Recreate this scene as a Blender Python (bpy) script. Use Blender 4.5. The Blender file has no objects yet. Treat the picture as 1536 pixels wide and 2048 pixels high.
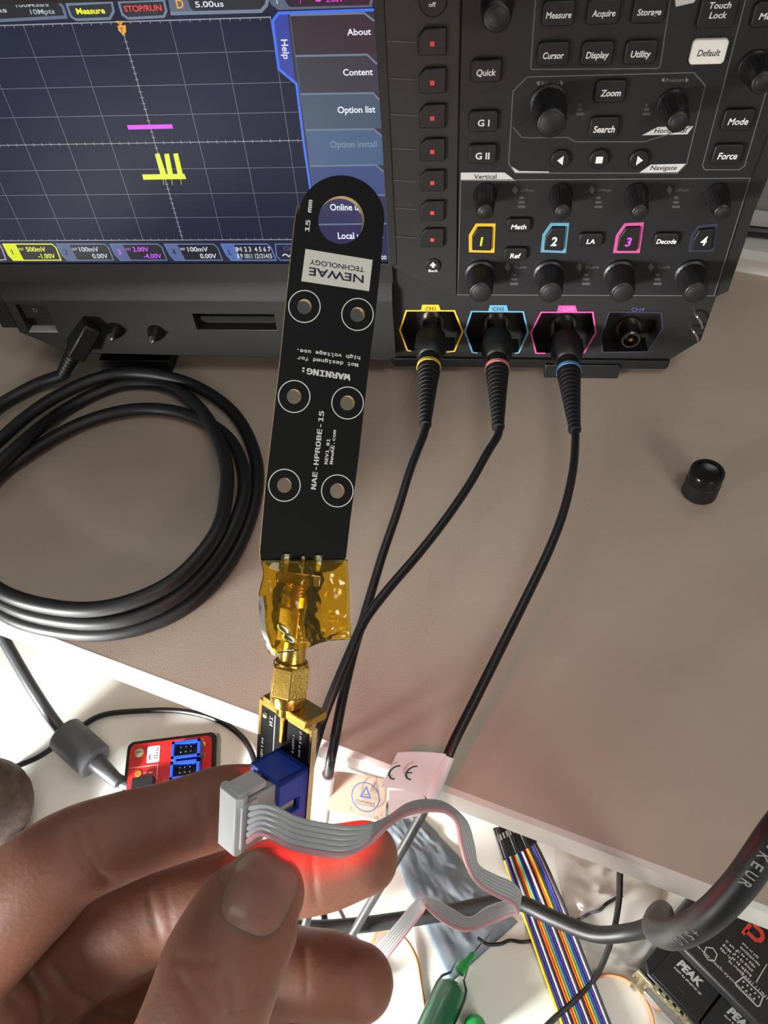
import bpy, bmesh, math, random
from mathutils import Vector, Matrix, noise
from mathutils.bvhtree import BVHTree

random.seed(7)
sc = bpy.context.scene
COL = sc.collection
V = Vector
S = 0.001                      # everything below is written in millimetres

# ------------------------------------------------------------------ camera
CAM = V((131.066, -317.267, 276.077))
RGT = V((0.9954176, 0.07908291, -0.05375586))
DWN = V((0.02817735, -0.77978624, -0.62541143))
FWD = V((-0.09137743, 0.62103084, -0.7784413))
FPX = 1538.0
cam_data = bpy.data.cameras.new('camera')
cam = bpy.data.objects.new('camera', cam_data)
COL.objects.link(cam)
cam_data.sensor_fit = 'HORIZONTAL'
cam_data.sensor_width = 36.0
cam_data.lens = FPX / 1536.0 * 36.0
cam_data.clip_start = 0.005
cam.matrix_world = Matrix(((RGT.x, -DWN.x, -FWD.x, CAM.x*S), (RGT.y, -DWN.y, -FWD.y, CAM.y*S),
                           (RGT.z, -DWN.z, -FWD.z, CAM.z*S), (0, 0, 0, 1)))
sc.camera = cam

# ------------------------------------------------------------------ world, lights, exposure
sc.view_settings.view_transform = 'Standard'
sc.view_settings.look = 'None'
sc.view_settings.gamma = 1.0
sc.view_settings.use_curve_mapping = False
sc.view_settings.exposure = 0.0
world = bpy.data.worlds.new('room_ambient')
sc.world = world
world.use_nodes = True
wb = world.node_tree.nodes['Background']
wb.inputs[0].default_value = (0.95, 1.0, 0.97, 1)
wb.inputs[1].default_value = 0.10

def area_light(name, loc, target, size, power, color):
    d = bpy.data.lights.new(name, 'AREA')
    d.shape = 'RECTANGLE'; d.size, d.size_y = size; d.energy = power; d.color = color
    o = bpy.data.objects.new(name, d); COL.objects.link(o)
    o.location = loc
    o.rotation_euler = (V(target) - V(loc)).to_track_quat('-Z', 'Y').to_euler()
    return o
area_light('ceiling_lamp', (0.1, 0.72, 1.65), (0.10, -0.25, -0.1), (1.4, 0.5), 5.2, (1.0, 0.99, 0.95))
area_light('rear_low_lamp', (0.72, -1.22, 0.50), (0.2, -0.05, 0.0), (0.34, 0.34), 5.0, (1.0, 0.95, 0.88))  # unseen low lamp behind the camera, set by the black cap's shadow
area_light('front_fill_light', (0.55, -0.75, 1.75), (0.15, -0.25, -0.1), (0.9, 0.4), 5.5, (1.0, 0.99, 0.95))  # unseen overhead fill, added to brighten the right of the table
area_light('desk_lamp', (-0.32, -0.56, 0.0), (0.01, -0.25, -0.12), (0.16, 0.16), 3.4, (1.0, 1.0, 0.97)).data.spread = math.radians(53)

# ------------------------------------------------------------------ where a line of sight meets a plane of the place
def sight(x, y):
    return RGT*((x-768)/FPX) + DWN*((y-1024)/FPX) + FWD
def onY(x, y, Y=0.0):
    d = sight(x, y); return CAM + d*((Y-CAM.y)/d.y)
def onZ(x, y, Z=0.0):
    d = sight(x, y); return CAM + d*((Z-CAM.z)/d.z)
def D(x, y, dep):
    return CAM + sight(x, y)*dep
def onP(x, y, p, n):
    d = sight(x, y); return CAM + d*((p-CAM).dot(n)/d.dot(n))
UP = V((0, 0, 1))
TZ = -110.0                    # top of the white work table (the shelf top is z = 0)

# ------------------------------------------------------------------ materials
def lin(c):
    return tuple((v/12.92 if v <= 0.04045 else ((v+0.055)/1.055)**2.4) for v in (x/255.0 for x in c))
MATS = {}
def mat(name, rgb, rough=0.5, metal=0.0, var=0.0, scale=60.0, bump=0.0, bscale=None, sss=0.0, emit=None,
        alpha=1.0, trans=0.0, coat=0.0, spec=0.5, linear=False):
    m = bpy.data.materials.new(name); m.use_nodes = True
    nt = m.node_tree; b = nt.nodes['Principled BSDF']
    c = rgb if linear else lin(rgb)
    b.inputs['Base Color'].default_value = (*c, 1)
    b.inputs['Roughness'].default_value = rough
    b.inputs['Metallic'].default_value = metal
    b.inputs['Specular IOR Level'].default_value = spec
    b.inputs['Coat Weight'].default_value = coat
    b.inputs['Transmission Weight'].default_value = trans
    b.inputs['Alpha'].default_value = alpha
    tc = nt.nodes.new('ShaderNodeTexCoord')
    if var > 0:
        n = nt.nodes.new('ShaderNodeTexNoise'); n.inputs['Scale'].default_value = scale; n.inputs['Detail'].default_value = 5
        nt.links.new(tc.outputs['Object'], n.inputs['Vector'])
        r = nt.nodes.new('ShaderNodeValToRGB')
        r.color_ramp.elements[0].position = 0.25; r.color_ramp.elements[1].position = 0.75
        r.color_ramp.elements[0].color = (*[v*(1-var) for v in c], 1)
        r.color_ramp.elements[1].color = (*[min(1, v*(1+var)) for v in c], 1)
        nt.links.new(n.outputs['Fac'], r.inputs['Fac']); nt.links.new(r.outputs['Color'], b.inputs['Base Color'])
    if bump > 0:
        n2 = nt.nodes.new('ShaderNodeTexNoise'); n2.inputs['Scale'].default_value = bscale or 900.0; n2.inputs['Detail'].default_value = 4
        nt.links.new(tc.outputs['Object'], n2.inputs['Vector'])
        bp = nt.nodes.new('ShaderNodeBump'); bp.inputs['Strength'].default_value = bump; bp.inputs['Distance'].default_value = 0.0004
        nt.links.new(n2.outputs['Fac'], bp.inputs['Height']); nt.links.new(bp.outputs['Normal'], b.inputs['Normal'])
    if sss > 0:
        b.inputs['Subsurface Weight'].default_value = sss
        b.inputs['Subsurface Radius'].default_value = (1.0, 0.28, 0.15)
        b.inputs['Subsurface Scale'].default_value = 0.008
    if emit is not None:
        b.inputs['Emission Color'].default_value = (*lin(emit), 1)
        b.inputs['Emission Strength'].default_value = 1.0
    MATS[name] = m
    return m
def glow(rgb):
    k = 'display_' + '_'.join(str(int(v)) for v in rgb)
    if k in MATS: return MATS[k]
    return mat(k, (8, 8, 8), 0.35, emit=rgb)
def ink(rgb):
    k = 'ink_' + '_'.join(str(int(v)) for v in rgb)
    if k in MATS: return MATS[k]
    return mat(k, rgb, 0.6)

M_CASE = mat('black_case_plastic', (25, 25, 24), 0.55, var=0.10, scale=90, bump=0.25, bscale=2500)
M_COLUMN = mat('softkey_column_plastic', (33, 33, 30), 0.5, var=0.10, scale=40, bump=0.2, bscale=2500)
M_PANEL = mat('panel_plastic', (23, 23, 25), 0.5, var=0.08, scale=70, bump=0.2, bscale=2500)
M_RUBBER = mat('button_rubber', (18, 18, 19), 0.5, bump=0.1)
M_KNOB = mat('knob_rubber', (24, 22, 23), 0.42, bump=0.1)
M_DARK = mat('deep_black_plastic', (16, 16, 17), 0.45)
M_CABLE = mat('black_cable_jacket', (22, 22, 23), 0.38, var=0.1, scale=200, bump=0.15, bscale=1500)
M_CABLE2 = mat('black_power_jacket', (24, 24, 26), 0.46, var=0.1, scale=200)
M_GREYCABLE = mat('charcoal_cable_jacket', (62, 64, 68), 0.35)
M_FERRITE = mat('grey_ferrite_plastic', (84, 87, 92), 0.45, var=0.05, bump=0.1)
M_SHELF = mat('beige_laminate', (186, 169, 152), 0.6, var=0.05, scale=28, bump=0.25, bscale=1800)
M_EDGE = mat('white_edge_band', (216, 214, 208), 0.45, var=0.04, scale=30)
M_TABLE = mat('white_table_laminate', (243, 244, 238), 0.42, var=0.02, scale=12)
M_WALL = mat('grey_wall_paint', (150, 146, 138), 0.8, var=0.05, scale=20, bump=0.2)
M_PCB = mat('black_solder_mask', (13, 14, 15), 0.5, var=0.15, scale=300, spec=0.18)
M_FR4 = mat('bare_laminate_edge', (214, 190, 138), 0.5, var=0.1, scale=400)
M_SILK = mat('white_silkscreen', (232, 232, 226), 0.6)
M_STICK = mat('white_paper_label', (226, 224, 214), 0.6, var=0.03, scale=300)
M_GOLD = mat('gold_plating', (235, 190, 95), 0.24, 1.0, var=0.08, scale=500, bump=0.1, bscale=3000)
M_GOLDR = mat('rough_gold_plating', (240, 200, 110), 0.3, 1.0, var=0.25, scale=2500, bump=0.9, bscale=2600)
M_TIN = mat('solder_tin', (190, 180, 150), 0.35, 0.9, var=0.2, scale=900, bump=0.6, bscale=1500)
M_STEEL = mat('bright_steel', (205, 205, 205), 0.2, 1.0)
M_BLUE = mat('blue_header_plastic', (26, 62, 160), 0.42, var=0.05)
M_GREYPL = mat('grey_connector_plastic', (160, 161, 160), 0.45, var=0.06, scale=200)
M_GREYPL2 = mat('pale_grey_clip_plastic', (186, 187, 187), 0.4, var=0.04, scale=200)
M_RIBBON = mat('grey_ribbon_vinyl', (176, 178, 180), 0.4)
M_RIBBONR = mat('pink_marked_ribbon_vinyl', (196, 146, 152), 0.4)
M_RED = mat('red_solder_mask', (196, 30, 30), 0.4, var=0.12, scale=200)
M_WHITEPL = mat('white_vinyl', (232, 232, 234), 0.4)
M_TAN = mat('tan_label_vinyl', (168, 146, 126), 0.6, var=0.04, scale=200)
M_BROWN = mat('brown_mottled_leather', (60, 45, 36), 0.65, var=0.75, scale=230, bump=1.0, bscale=260)
M_SLATE = mat('slate_plastic', (66, 66, 70), 0.5)
M_GREEN = mat('green_flux_paste', (10, 104, 62), 0.25, coat=0.6)
M_GREENCAP = mat('green_cap_plastic', (28, 160, 70), 0.35)
M_COPPER = mat('orange_enamel_wire', (222, 150, 105), 0.35)
M_REDLOGO = ink((226, 70, 52))

# skin: subsurface with blotchy warm variation
M_SKIN = mat('skin', (142, 96, 77), 0.55, var=0.13, scale=70, bump=0.35, bscale=700, sss=1.0)
M_NAIL = mat('fingernail', (168, 112, 98), 0.34, var=0.05, scale=150, sss=0.6, coat=0.2)

def glassy(name, col, gloss_rough=0.1, body=0.0, body_col=(1, 1, 1), ior=1.45, bump=0.0, bscale=300):
    m = bpy.data.materials.new(name); m.use_nodes = True
    nt = m.node_tree; nt.nodes.clear()
    out = nt.nodes.new('ShaderNodeOutputMaterial')
    tr = nt.nodes.new('ShaderNodeBsdfTransparent'); tr.inputs[0].default_value = (*col, 1)
    gl = nt.nodes.new('ShaderNodeBsdfGlossy'); gl.inputs['Roughness'].default_value = gloss_rough
    df = nt.nodes.new('ShaderNodeBsdfDiffuse'); df.inputs[0].default_value = (*body_col, 1)
    fr = nt.nodes.new('ShaderNodeFresnel'); fr.inputs[0].default_value = ior
    m1 = nt.nodes.new('ShaderNodeMixShader'); m1.inputs[0].default_value = body
    m2 = nt.nodes.new('ShaderNodeMixShader')
    nt.links.new(tr.outputs[0], m1.inputs[1]); nt.links.new(df.outputs[0], m1.inputs[2])
    nt.links.new(fr.outputs[0], m2.inputs[0]); nt.links.new(m1.outputs[0], m2.inputs[1]); nt.links.new(gl.outputs[0], m2.inputs[2])
    nt.links.new(m2.outputs[0], out.inputs[0])
    if bump:
        tc = nt.nodes.new('ShaderNodeTexCoord'); n = nt.nodes.new('ShaderNodeTexNoise'); n.inputs['Scale'].default_value = bscale
        nt.links.new(tc.outputs['Object'], n.inputs['Vector'])
        bp = nt.nodes.new('ShaderNodeBump'); bp.inputs['Strength'].default_value = bump; bp.inputs['Distance'].default_value = 0.001
        nt.links.new(n.outputs['Fac'], bp.inputs['Height'])
        nt.links.new(bp.outputs[0], gl.inputs['Normal']); nt.links.new(bp.outputs[0], fr.inputs['Normal'])
    MATS[name] = m
    return m
M_TAPE = glassy('amber_polyimide_film', (1.0, 0.89, 0.40), 0.12, 0.06, (0.9, 0.6, 0.04), 1.5, 0.4, 160)
M_BAG = glassy('antistatic_film', (0.86, 0.91, 0.95), 0.14, 0.24, (0.50, 0.58, 0.66), 1.4, 0.35, 70)
M_CLEAR = glassy('clear_plastic', (0.95, 0.98, 0.96), 0.06, 0.03, (0.6, 0.9, 0.75), 1.2)
M_BAGCLEAR = glassy('clear_film', (0.985, 0.985, 0.985), 0.2, 0.03, (0.9, 0.9, 0.9), 1.12, 0.2, 60)

# ------------------------------------------------------------------ mesh building
ORG = {}
def tag(o, label=None, cat=None, group=None, kind=None):
    if label: o['label'] = label
    if cat: o['category'] = cat
    if group: o['group'] = group
    if kind: o['kind'] = kind
    return o
def thing(name, loc, label, cat, group=None):
    o = bpy.data.objects.new(name, None); COL.objects.link(o)
    o.empty_display_size = 0.01
    o.location = V(loc)*S
    ORG[o] = V(loc)
    return tag(o, label, cat, group)
def link(name, me, parent=None, origin=None):
    o = bpy.data.objects.new(name, me); COL.objects.link(o)
    if parent is not None:
        o.parent = parent; ORG[o] = ORG[parent]
    else:
        ORG[o] = V(origin) if origin is not None else V((0, 0, 0))
        o.location = ORG[o]*S
    return o
class MB:
    def __init__(s): s.v = []; s.f = []
    def add(s, vs, fs):
        n = len(s.v); s.v += [V(p) for p in vs]; s.f += [tuple(i+n for i in f) for f in fs]; return s
    def box(s, c, ax, ay, az):
        """centre and three half-extent vectors"""
        c, ax, ay, az = V(c), V(ax), V(ay), V(az)
        if ax.cross(ay).dot(az) < 0: ax = -ax
        vs = [c+ax*i+ay*j+az*k for k in (-1, 1) for j in (-1, 1) for i in (-1, 1)]
        return s.add(vs, [(0, 2, 3, 1), (4, 5, 7, 6), (0, 1, 5, 4), (2, 6, 7, 3), (0, 4, 6, 2), (1, 3, 7, 5)])
    def abox(s, x0, x1, y0, y1, z0, z1):
        return s.box(((x0+x1)/2, (y0+y1)/2, (z0+z1)/2), ((x1-x0)/2, 0, 0), (0, (y1-y0)/2, 0), (0, 0, (z1-z0)/2))
    def prism(s, pts, ext):
        pts = [V(p) for p in pts]; ext = V(ext); n = len(pts)
        nrm = V((0, 0, 0))
        for i in range(n): nrm += (pts[i]-pts[0]).cross(pts[(i+1) % n]-pts[0])
        if nrm.dot(ext) > 0: pts.reverse()
        vs = pts+[p+ext for p in pts]
        return s.add(vs, [tuple(range(n)), tuple(range(2*n-1, n-1, -1))]+[((i+1) % n, i, n+i, n+(i+1) % n) for i in range(n)])
    def poly(s, pts): return s.add(pts, [tuple(range(len(pts)))])
    def tube(s, pts, rad, n=8, caps=True, squash=None):
        pts = [V(p) for p in pts]; m = len(pts)
        if not hasattr(rad, '__len__'): rad = [rad]*m
        tans = [(pts[min(i+1, m-1)]-pts[max(i-1, 0)]).normalized() for i in range(m)]
        a = tans[0].orthogonal().normalized()
        vs = []
        for i in range(m):
            t = tans[i]
            a = (a-t*a.dot(t)).normalized(); b = t.cross(a)
            for k in range(n):
                w = 2*math.pi*k/n; vs.append(pts[i]+(a*math.cos(w)+b*math.sin(w))*rad[i])
        fs = [(i*n+k, i*n+(k+1) % n, (i+1)*n+(k+1) % n, (i+1)*n+k) for i in range(m-1) for k in range(n)]
        if caps: fs += [tuple(range(n-1, -1, -1)), tuple(range((m-1)*n, m*n))]
        return s.add(vs, fs)
    def lathe(s, prof, o, axis, n=24, ref=None, knurl=None):
        """prof: list of (height along axis, radius); knurl: (first, last ring, depth)"""
        o, axis = V(o), V(axis).normalized()
        a = V(ref) if ref is not None else axis.orthogonal()
        a = (a-axis*a.dot(axis)).normalized(); b = axis.cross(a)
        vs = []
        for i, (h, r) in enumerate(prof):
            for k in range(n):
                w = 2*math.pi*k/n; rr = r
                if knurl and knurl[0] <= i <= knurl[1] and k % 2: rr = r-knurl[2]
                vs.append(o+axis*h+(a*math.cos(w)+b*math.sin(w))*rr)
        m = len(prof)
        fs = [(i*n+k, i*n+(k+1) % n, (i+1)*n+(k+1) % n, (i+1)*n+k) for i in range(m-1) for k in range(n)]
        fs += [tuple(range(n-1, -1, -1)), tuple(range((m-1)*n, m*n))]
        return s.add(vs, fs)
    def strip(s, pts, w, up, closed=False):
        """flat line of width w along pts lying in the plane with normal up"""
        pts = [V(p) for p in pts]; up = V(up).normalized(); m = len(pts); L = []
        for i in range(m):
            if closed: d0 = (pts[i]-pts[i-1]).normalized(); d1 = (pts[(i+1) % m]-pts[i]).normalized()
            else:
                d0 = (pts[i]-pts[max(i-1, 0)]); d1 = (pts[min(i+1, m-1)]-pts[i])
                d0 = d0.normalized() if d0.length > 0 else d1.normalized(); d1 = d1.normalized() if d1.length > 0 else d0
            n0 = up.cross(d0); n1 = up.cross(d1); b = (n0+n1)
            b = b.normalized() if b.length > 1e-6 else n0
            k = 1/max(0.4, b.dot(n0)); L.append((pts[i]+b*(w*k/2), pts[i]-b*(w*k/2)))
        vs = [p for q in L for p in q]; fs = []
        for i in range(m if closed else m-1):
            j = (i+1) % m; fs.append((2*i, 2*i+1, 2*j+1, 2*j))
        return s.add(vs, fs)
    def build(s, name, m, parent=None, origin=None, smooth=True, bevel=0.0, seg=2, ang=0.6, recalc=False):
        org = ORG[parent] if parent is not None else (V(origin) if origin is not None else V((0, 0, 0)))
        me = bpy.data.meshes.new(name)
        me.from_pydata([(p-org)*S for p in s.v], [], s.f)
        if recalc:
            bm = bmesh.new(); bm.from_mesh(me); bmesh.ops.recalc_face_normals(bm, faces=bm.faces); bm.to_mesh(me); bm.free()
        if smooth:
            me.polygons.foreach_set('use_smooth', [True]*len(me.polygons)); me.set_sharp_from_angle(angle=ang)
        for x in (m if isinstance(m, (list, tuple)) else [m]): me.materials.append(x)
        o = link(name, me, parent, origin)
        if bevel:
            b = o.modifiers.new('bevel', 'BEVEL'); b.width = bevel*S; b.segments = seg; b.limit_method = 'ANGLE'; b.angle_limit = 0.5
        return o
def plate(mb, outer, holes, f3, w0, w1):
    """sheet with holes; loops are 2D, f3(u, v, w) -> 3D, thickness from w0 (front) to w1 (back)"""
    bm = bmesh.new(); loops = []; idx = {}
    for lp in [outer]+holes:
        vs = [bm.verts.new((p[0], p[1], 0)) for p in lp]
        for v in vs: idx[v] = len(idx)
        for i in range(len(vs)): bm.edges.new((vs[i], vs[(i+1) % len(vs)]))
        loops.append([idx[v] for v in vs])
    bmesh.ops.triangle_fill(bm, use_beauty=True, use_dissolve=False, edges=bm.edges[:])
    P = [None]*len(idx)
    for v in bm.verts: P[idx[v]] = (v.co.x, v.co.y)
    n = len(P); T = []
    for f in bm.faces:
        t = [idx[v] for v in f.verts]
        (ax, ay), (bx, by), (cx, cy) = (P[i] for i in t)
        if (bx-ax)*(cy-ay)-(by-ay)*(cx-ax) < 0: t.reverse()
        T.append(t)
    bm.free()
    vs = [f3(u, v, w0) for u, v in P]+[f3(u, v, w1) for u, v in P]
    fs = [tuple(t) for t in T]+[tuple(i+n for i in reversed(t)) for t in T]
    for lp in loops:
        for i in range(len(lp)):
            a, b = lp[i], lp[(i+1) % len(lp)]; fs.append((a, b, b+n, a+n))
    return mb.add(vs, fs)
def spline(pts, n=8):
    """Catmull-Rom through 3D points (tuples may carry extra numbers such as a radius)"""
    P = [list(p) for p in pts]; P = [[2*a-b for a, b in zip(P[0], P[1])]]+P+[[2*a-b for a, b in zip(P[-1], P[-2])]]
    out = []
    for i in range(1, len(P)-2):
        for k in range(n):
            t = k/n; out.append([0.5*((2*b)+(c-a)*t+(2*a-5*b+4*c-d)*t*t+(3*b-a-3*c+d)*t**3) for a, b, c, d in zip(P[i-1], P[i], P[i+1], P[i+2])])
    out.append(P[-2]); return out
def sp3(pts, n=8): return [V(p) for p in spline([tuple(p) for p in pts], n)]
def circle(c, r, n=32, a0=0.0): return [(c[0]+r*math.cos(a0+2*math.pi*i/n), c[1]+r*math.sin(a0+2*math.pi*i/n)) for i in range(n)]

# writing: collected here, turned into meshes in one go at the end
TEXTS = []
def text(s, c, xd, yd, w, h, m, parent, shear=0.0, bold=0.012, name='lettering'):
    TEXTS.append((s, V(c), V(xd).normalized(), V(yd).normalized(), w, h, m, parent, shear, bold, name))
def marks(c, xd, yd, w, h, m, parent, name='print_marks'):
    """a line of print too small to read: uneven strokes"""
    c, xd, yd = V(c), V(xd).normalized(), V(yd).normalized(); n = xd.cross(yd); mb = MB(); x = -w/2
    while x < w/2:
        a = h*random.uniform(0.25, 0.6); q = h*random.uniform(0.3, 0.5)
        p = c+xd*(x+a/2)+yd*(h*random.uniform(-0.12, 0.12))
        mb.poly([p-xd*a/2-yd*q, p+xd*a/2-yd*q, p+xd*a/2+yd*q, p-xd*a/2+yd*q]); x += a+h*random.choice((0.2, 0.25, 0.3, 0.7))
    return mb.build(name, m, parent, smooth=False)
CAPH = 0.70
def flush_texts():
    tmp = []
    fonts = {}
    for key, fn in (('mono', 'DejaVuSansMono.woff2'),):   # faces that ship with Blender; the built-in one otherwise
        try: fonts[key] = bpy.data.fonts.load(bpy.utils.system_resource('DATAFILES', path='fonts')+'/'+fn)
        except Exception: fonts[key] = None
    for t in TEXTS:
        cu = bpy.data.curves.new('t', 'FONT'); cu.body = t[0]; cu.shear = t[8]; cu.offset = t[9]; cu.resolution_u = 3; cu.size = 1.0
        ft_ = fonts['mono'] if t[6] is M_SILK else None
        if ft_: cu.font = ft_
        o = bpy.data.objects.new('t', cu); COL.objects.link(o); tmp.append(o)
    bpy.context.view_layer.update()
    dg = bpy.context.evaluated_depsgraph_get()
    for o, (s, c, xd, yd, w, h, m, parent, sh, bo, name) in zip(tmp, TEXTS):
        me = bpy.data.meshes.new_from_object(o.evaluated_get(dg))
        xs = [v.co.x for v in me.vertices]
        x0, x1 = min(xs), max(xs)
        sy = h/CAPH; sx = w/(x1-x0)
        if len(s) == 1: sx = min(sx, sy)
        org = ORG[parent]
        for v in me.vertices:
            p = c+xd*((v.co.x-(x0+x1)/2)*sx)+yd*((v.co.y-CAPH/2)*sy)
            v.co = (p-org)*S
        me.materials.clear(); me.materials.append(m); me.name = name
        link(name, me, parent)
    for o in tmp:
        cu = o.data; bpy.data.objects.remove(o); bpy.data.curves.remove(cu)
# ================================================================== THE SETTING
eA, eB = onZ(140, 1290), onZ(1536, 1815)
SU = (eB-eA).normalized()                       # along the front edge of the shelf, to the right
SV = V((-SU.y, SU.x, 0))                        # from the front edge towards the wall
def sh(u, v, z): return eA+SU*u+SV*v+UP*z
DEEP = 348.0
wb_ = MB(); wb_.box(sh(100, DEEP+60, 60), SU*1400, SV*10, UP*190)
tag(wb_.build('wall_back', M_WALL, origin=sh(100, DEEP+60, TZ)), kind='structure', label='low grey partition wall behind the oscilloscope')
tr = MB(); tr.prism([sh(-900, DEEP, 0), sh(-900, DEEP, 9), sh(-900, DEEP+3, 13), sh(-900, DEEP+48, 13), sh(-900, DEEP+48, -20), sh(-900, DEEP, -20)], SU*2000)
tag(tr.build('trim_1', M_EDGE, origin=sh(100, DEEP+20, 0)), kind='structure', label='pale upstand strip along the back of the shelf')

tb = thing('work_table', sh(100, 0, TZ-25), 'white laminate work table lying below the raised shelf', 'table')
mb = MB(); mb.box(sh(100, 2, TZ-12), SU*1100, SV*395, UP*12); mb.build('tabletop', M_TABLE, tb, bevel=2)
for a, b in ((-950, -350), (1150, -350), (-950, 350), (1150, 350)):
    mb = MB(); mb.box(sh(a, b, TZ-24-350), SU*25, SV*25, UP*350); mb.build('leg', M_SLATE, tb, bevel=2)
fl = MB(); fl.box(sh(100, -300, TZ-724-10), SU*2500, SV*2500, UP*10)
tag(fl.build('floor', mat('grey_floor', (120, 118, 114), 0.7, var=0.1), origin=sh(100, -300, TZ-724)), kind='structure', label='grey floor under the work table')

shf = thing('raised_shelf', sh(100, 170, -20), 'beige shelf board with white front edge carrying the oscilloscope', 'shelf')
mb = MB(); mb.box(sh(100, DEEP/2+0.1, -9.5), SU*900, SV*(DEEP/2-0.3), UP*9.5); mb.build('board', M_SHELF, shf)
mb = MB()
pr = [(0.0, -17.5), (-1.6, -16), (-2.2, -12), (-2.2, -4), (-1.6, -1.2), (0.0, 0.0), (-0.1, -0.1)]
mb.prism([sh(-800, v, z) for v, z in pr[:6]]+[sh(-800, 0.4, 0.05), sh(-800, 0.4, -19), sh(-800, 0, -19)], SU*1800)
mb.build('edge_band', M_EDGE, shf)
for a in (-760, 960):
    mb = MB(); mb.box(sh(a, DEEP/2, (TZ-19)/2), SU*9, SV*(DEEP/2-6), UP*((-TZ-19)/2)); mb.build('support_panel', M_EDGE, shf)

# ================================================================== OSCILLOSCOPE
scope = thing('oscilloscope', (75, 55, 0), 'black bench oscilloscope with lit screen and colour-ringed channel inputs', 'oscilloscope')
XP, ZP, YN = V((1, 0, 0)), UP, V((0, -1, 0))
def pz(x, y, Y=0.0):
    p = onY(x, y, Y); return (p.x, p.z)
F = lambda u, v, w: V((u, w, v))
def pp(x, y, eps=0.05):                        # a point of the front panel, eps in front of it
    p = onY(x, y); return V((p.x, -eps, p.z))
# case: a shell with holes in front, solid block behind
outline = [(-114, 207), (262, 207), pz(1507, 432), pz(1491, 486), pz(1457, 585), pz(1433, 596), pz(1402, 684), pz(1341, 721), pz(1336, 738),
           (96, 4.6), (93, 10), (-78, 13.5), (-101, 27), (-114, 27)]
outline = outline[::-1]
def hexpx(pts): return [pz(x, y) for x, y in pts]
z6 = lambda x, y: (780+x/3.339, 580+y/3.339)
HEX = [[z6(108, 145), z6(430, 145), z6(485, 285), z6(430, 415), z6(115, 410), z6(65, 275)],
       [z6(545, 150), z6(890, 152), z6(922, 290), z6(860, 425), z6(550, 422), z6(500, 285)],
       [z6(1010, 155), z6(1355, 155), z6(1375, 290), z6(1297, 427), z6(975, 428), z6(942, 290)],
       [(1219, 625.7), (1323.7, 626.9), (1326, 659), (1296, 705.6), (1205.5, 706.8), (1201, 675.5)]]
hexloops = [[pz(*p) for p in h][::-1] for h in HEX]
pwr = [pz(27, 614), pz(88, 614), pz(118, 668), pz(60, 669)]
pwr = [(-96, 46), (-80, 46), (-80, 28.5), (-96, 28.5)][::-1]
slot = [(-4, 41), (38, 41), (38, 31), (-4, 31)][::-1]
scr = [(-99.5, 178), (97, 178), (97, 67.2), (-99.5, 67.2)][::-1]
mb = MB()
plate(mb, outline, hexloops, F, 1.0, 12.0)
mb.prism([V((u, 12.0, v)) for u, v in outline], (0, 112, 0))
case = mb.build('case', M_CASE, scope, smooth=False, recalc=False)
# bezel around the display and the chin under it
mb = MB()
bz = [(-114, 207), (100.6, 207), (100.6, 67.0), (98.5, 66.2), (98.5, 50), (-114, 50)][::-1]
plate(mb, bz, [scr], F, -1.2, 1.2)
mb.build('screen_bezel', M_CASE, scope, bevel=0.3)
mb = MB()
mb.prism([V((-101, -1.2, 57)), V((-101, -5.5, 50)), V((-101, -5.5, 48.5)), V((-101, 1.1, 48.5)), V((-101, 1.1, 57))], (199, 0, 0))
mb.build('chin_ledge', M_CASE, scope)
mb = MB()
plate(mb, [(-101, 48.6), (98, 48.6), (98, 14.5), (93, 12.5), (-78, 15), (-101, 29)][::-1], [pwr, slot], F, -4.8, 1.0)
mb.build('port_panel', M_COLUMN, scope, bevel=0.25)
mb = MB(); mb.abox(-95.2, -80.6, -3.2, 0.8, 36, 45.4); pb = mb.build('power_button', M_RUBBER, scope, bevel=0.5)
text('%s' % 'O', (-88, -3.3, 41.5), XP, UP, 2.4, 2.4, ink((120, 120, 118)), pb)
mb = MB(); mb.abox(-96, -80, -4.6, 0.9, 28.5, 28.9); mb.build('button_sill', M_STEEL if False else mat('painted_sill_light', (190, 190, 186), 0.4), scope)  # recess floor coloured pale to stand in for the light it catches
mb = MB(); mb.abox(-3.5, 37.5, -1.0, 0.6, 33.5, 36.5); mb.build('logic_port_tongue', M_DARK, scope)
for x, y in ((227, 671), (308, 676)):
    p = onY(x, y, -9.0)
    mb = MB(); mb.lathe([(0, 4.6), (1.5, 4.4), (5, 2.6), (6, 2.2)], (p.x, -4.6, p.z+0.5), YN, 18); st = mb.build('output_stud', M_DARK, scope)
    mb = MB(); mb.lathe([(0, 1.5), (3.0, 1.5), (4.0, 0.5)], (p.x, -10, p.z+0.5), YN, 12); mb.build('stud_pin', M_STEEL, st)
# control panel plates
mb = MB()
col = [(100.8, 207), pz(921, -40), pz(915, 345), pz(913, 590), pz(862, 573), pz(782, 530)][::-1]
mb.prism([V((u, 1.2, v)) for u, v in col], (0, -2.2, 0)); mb.build('softkey_column', M_COLUMN, scope, bevel=0.3)
mb = MB()
ctl = [(128.8, 207), (254, 207), pz(1503, 355), pz(1431, 590), pz(915, 590), pz(915, 352)][::-1]
mb.prism([V((u, 1.2, v)) for u, v in ctl], (0, -1.2, 0)); mb.build('control_panel', M_PANEL, scope, bevel=0.25)
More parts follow.
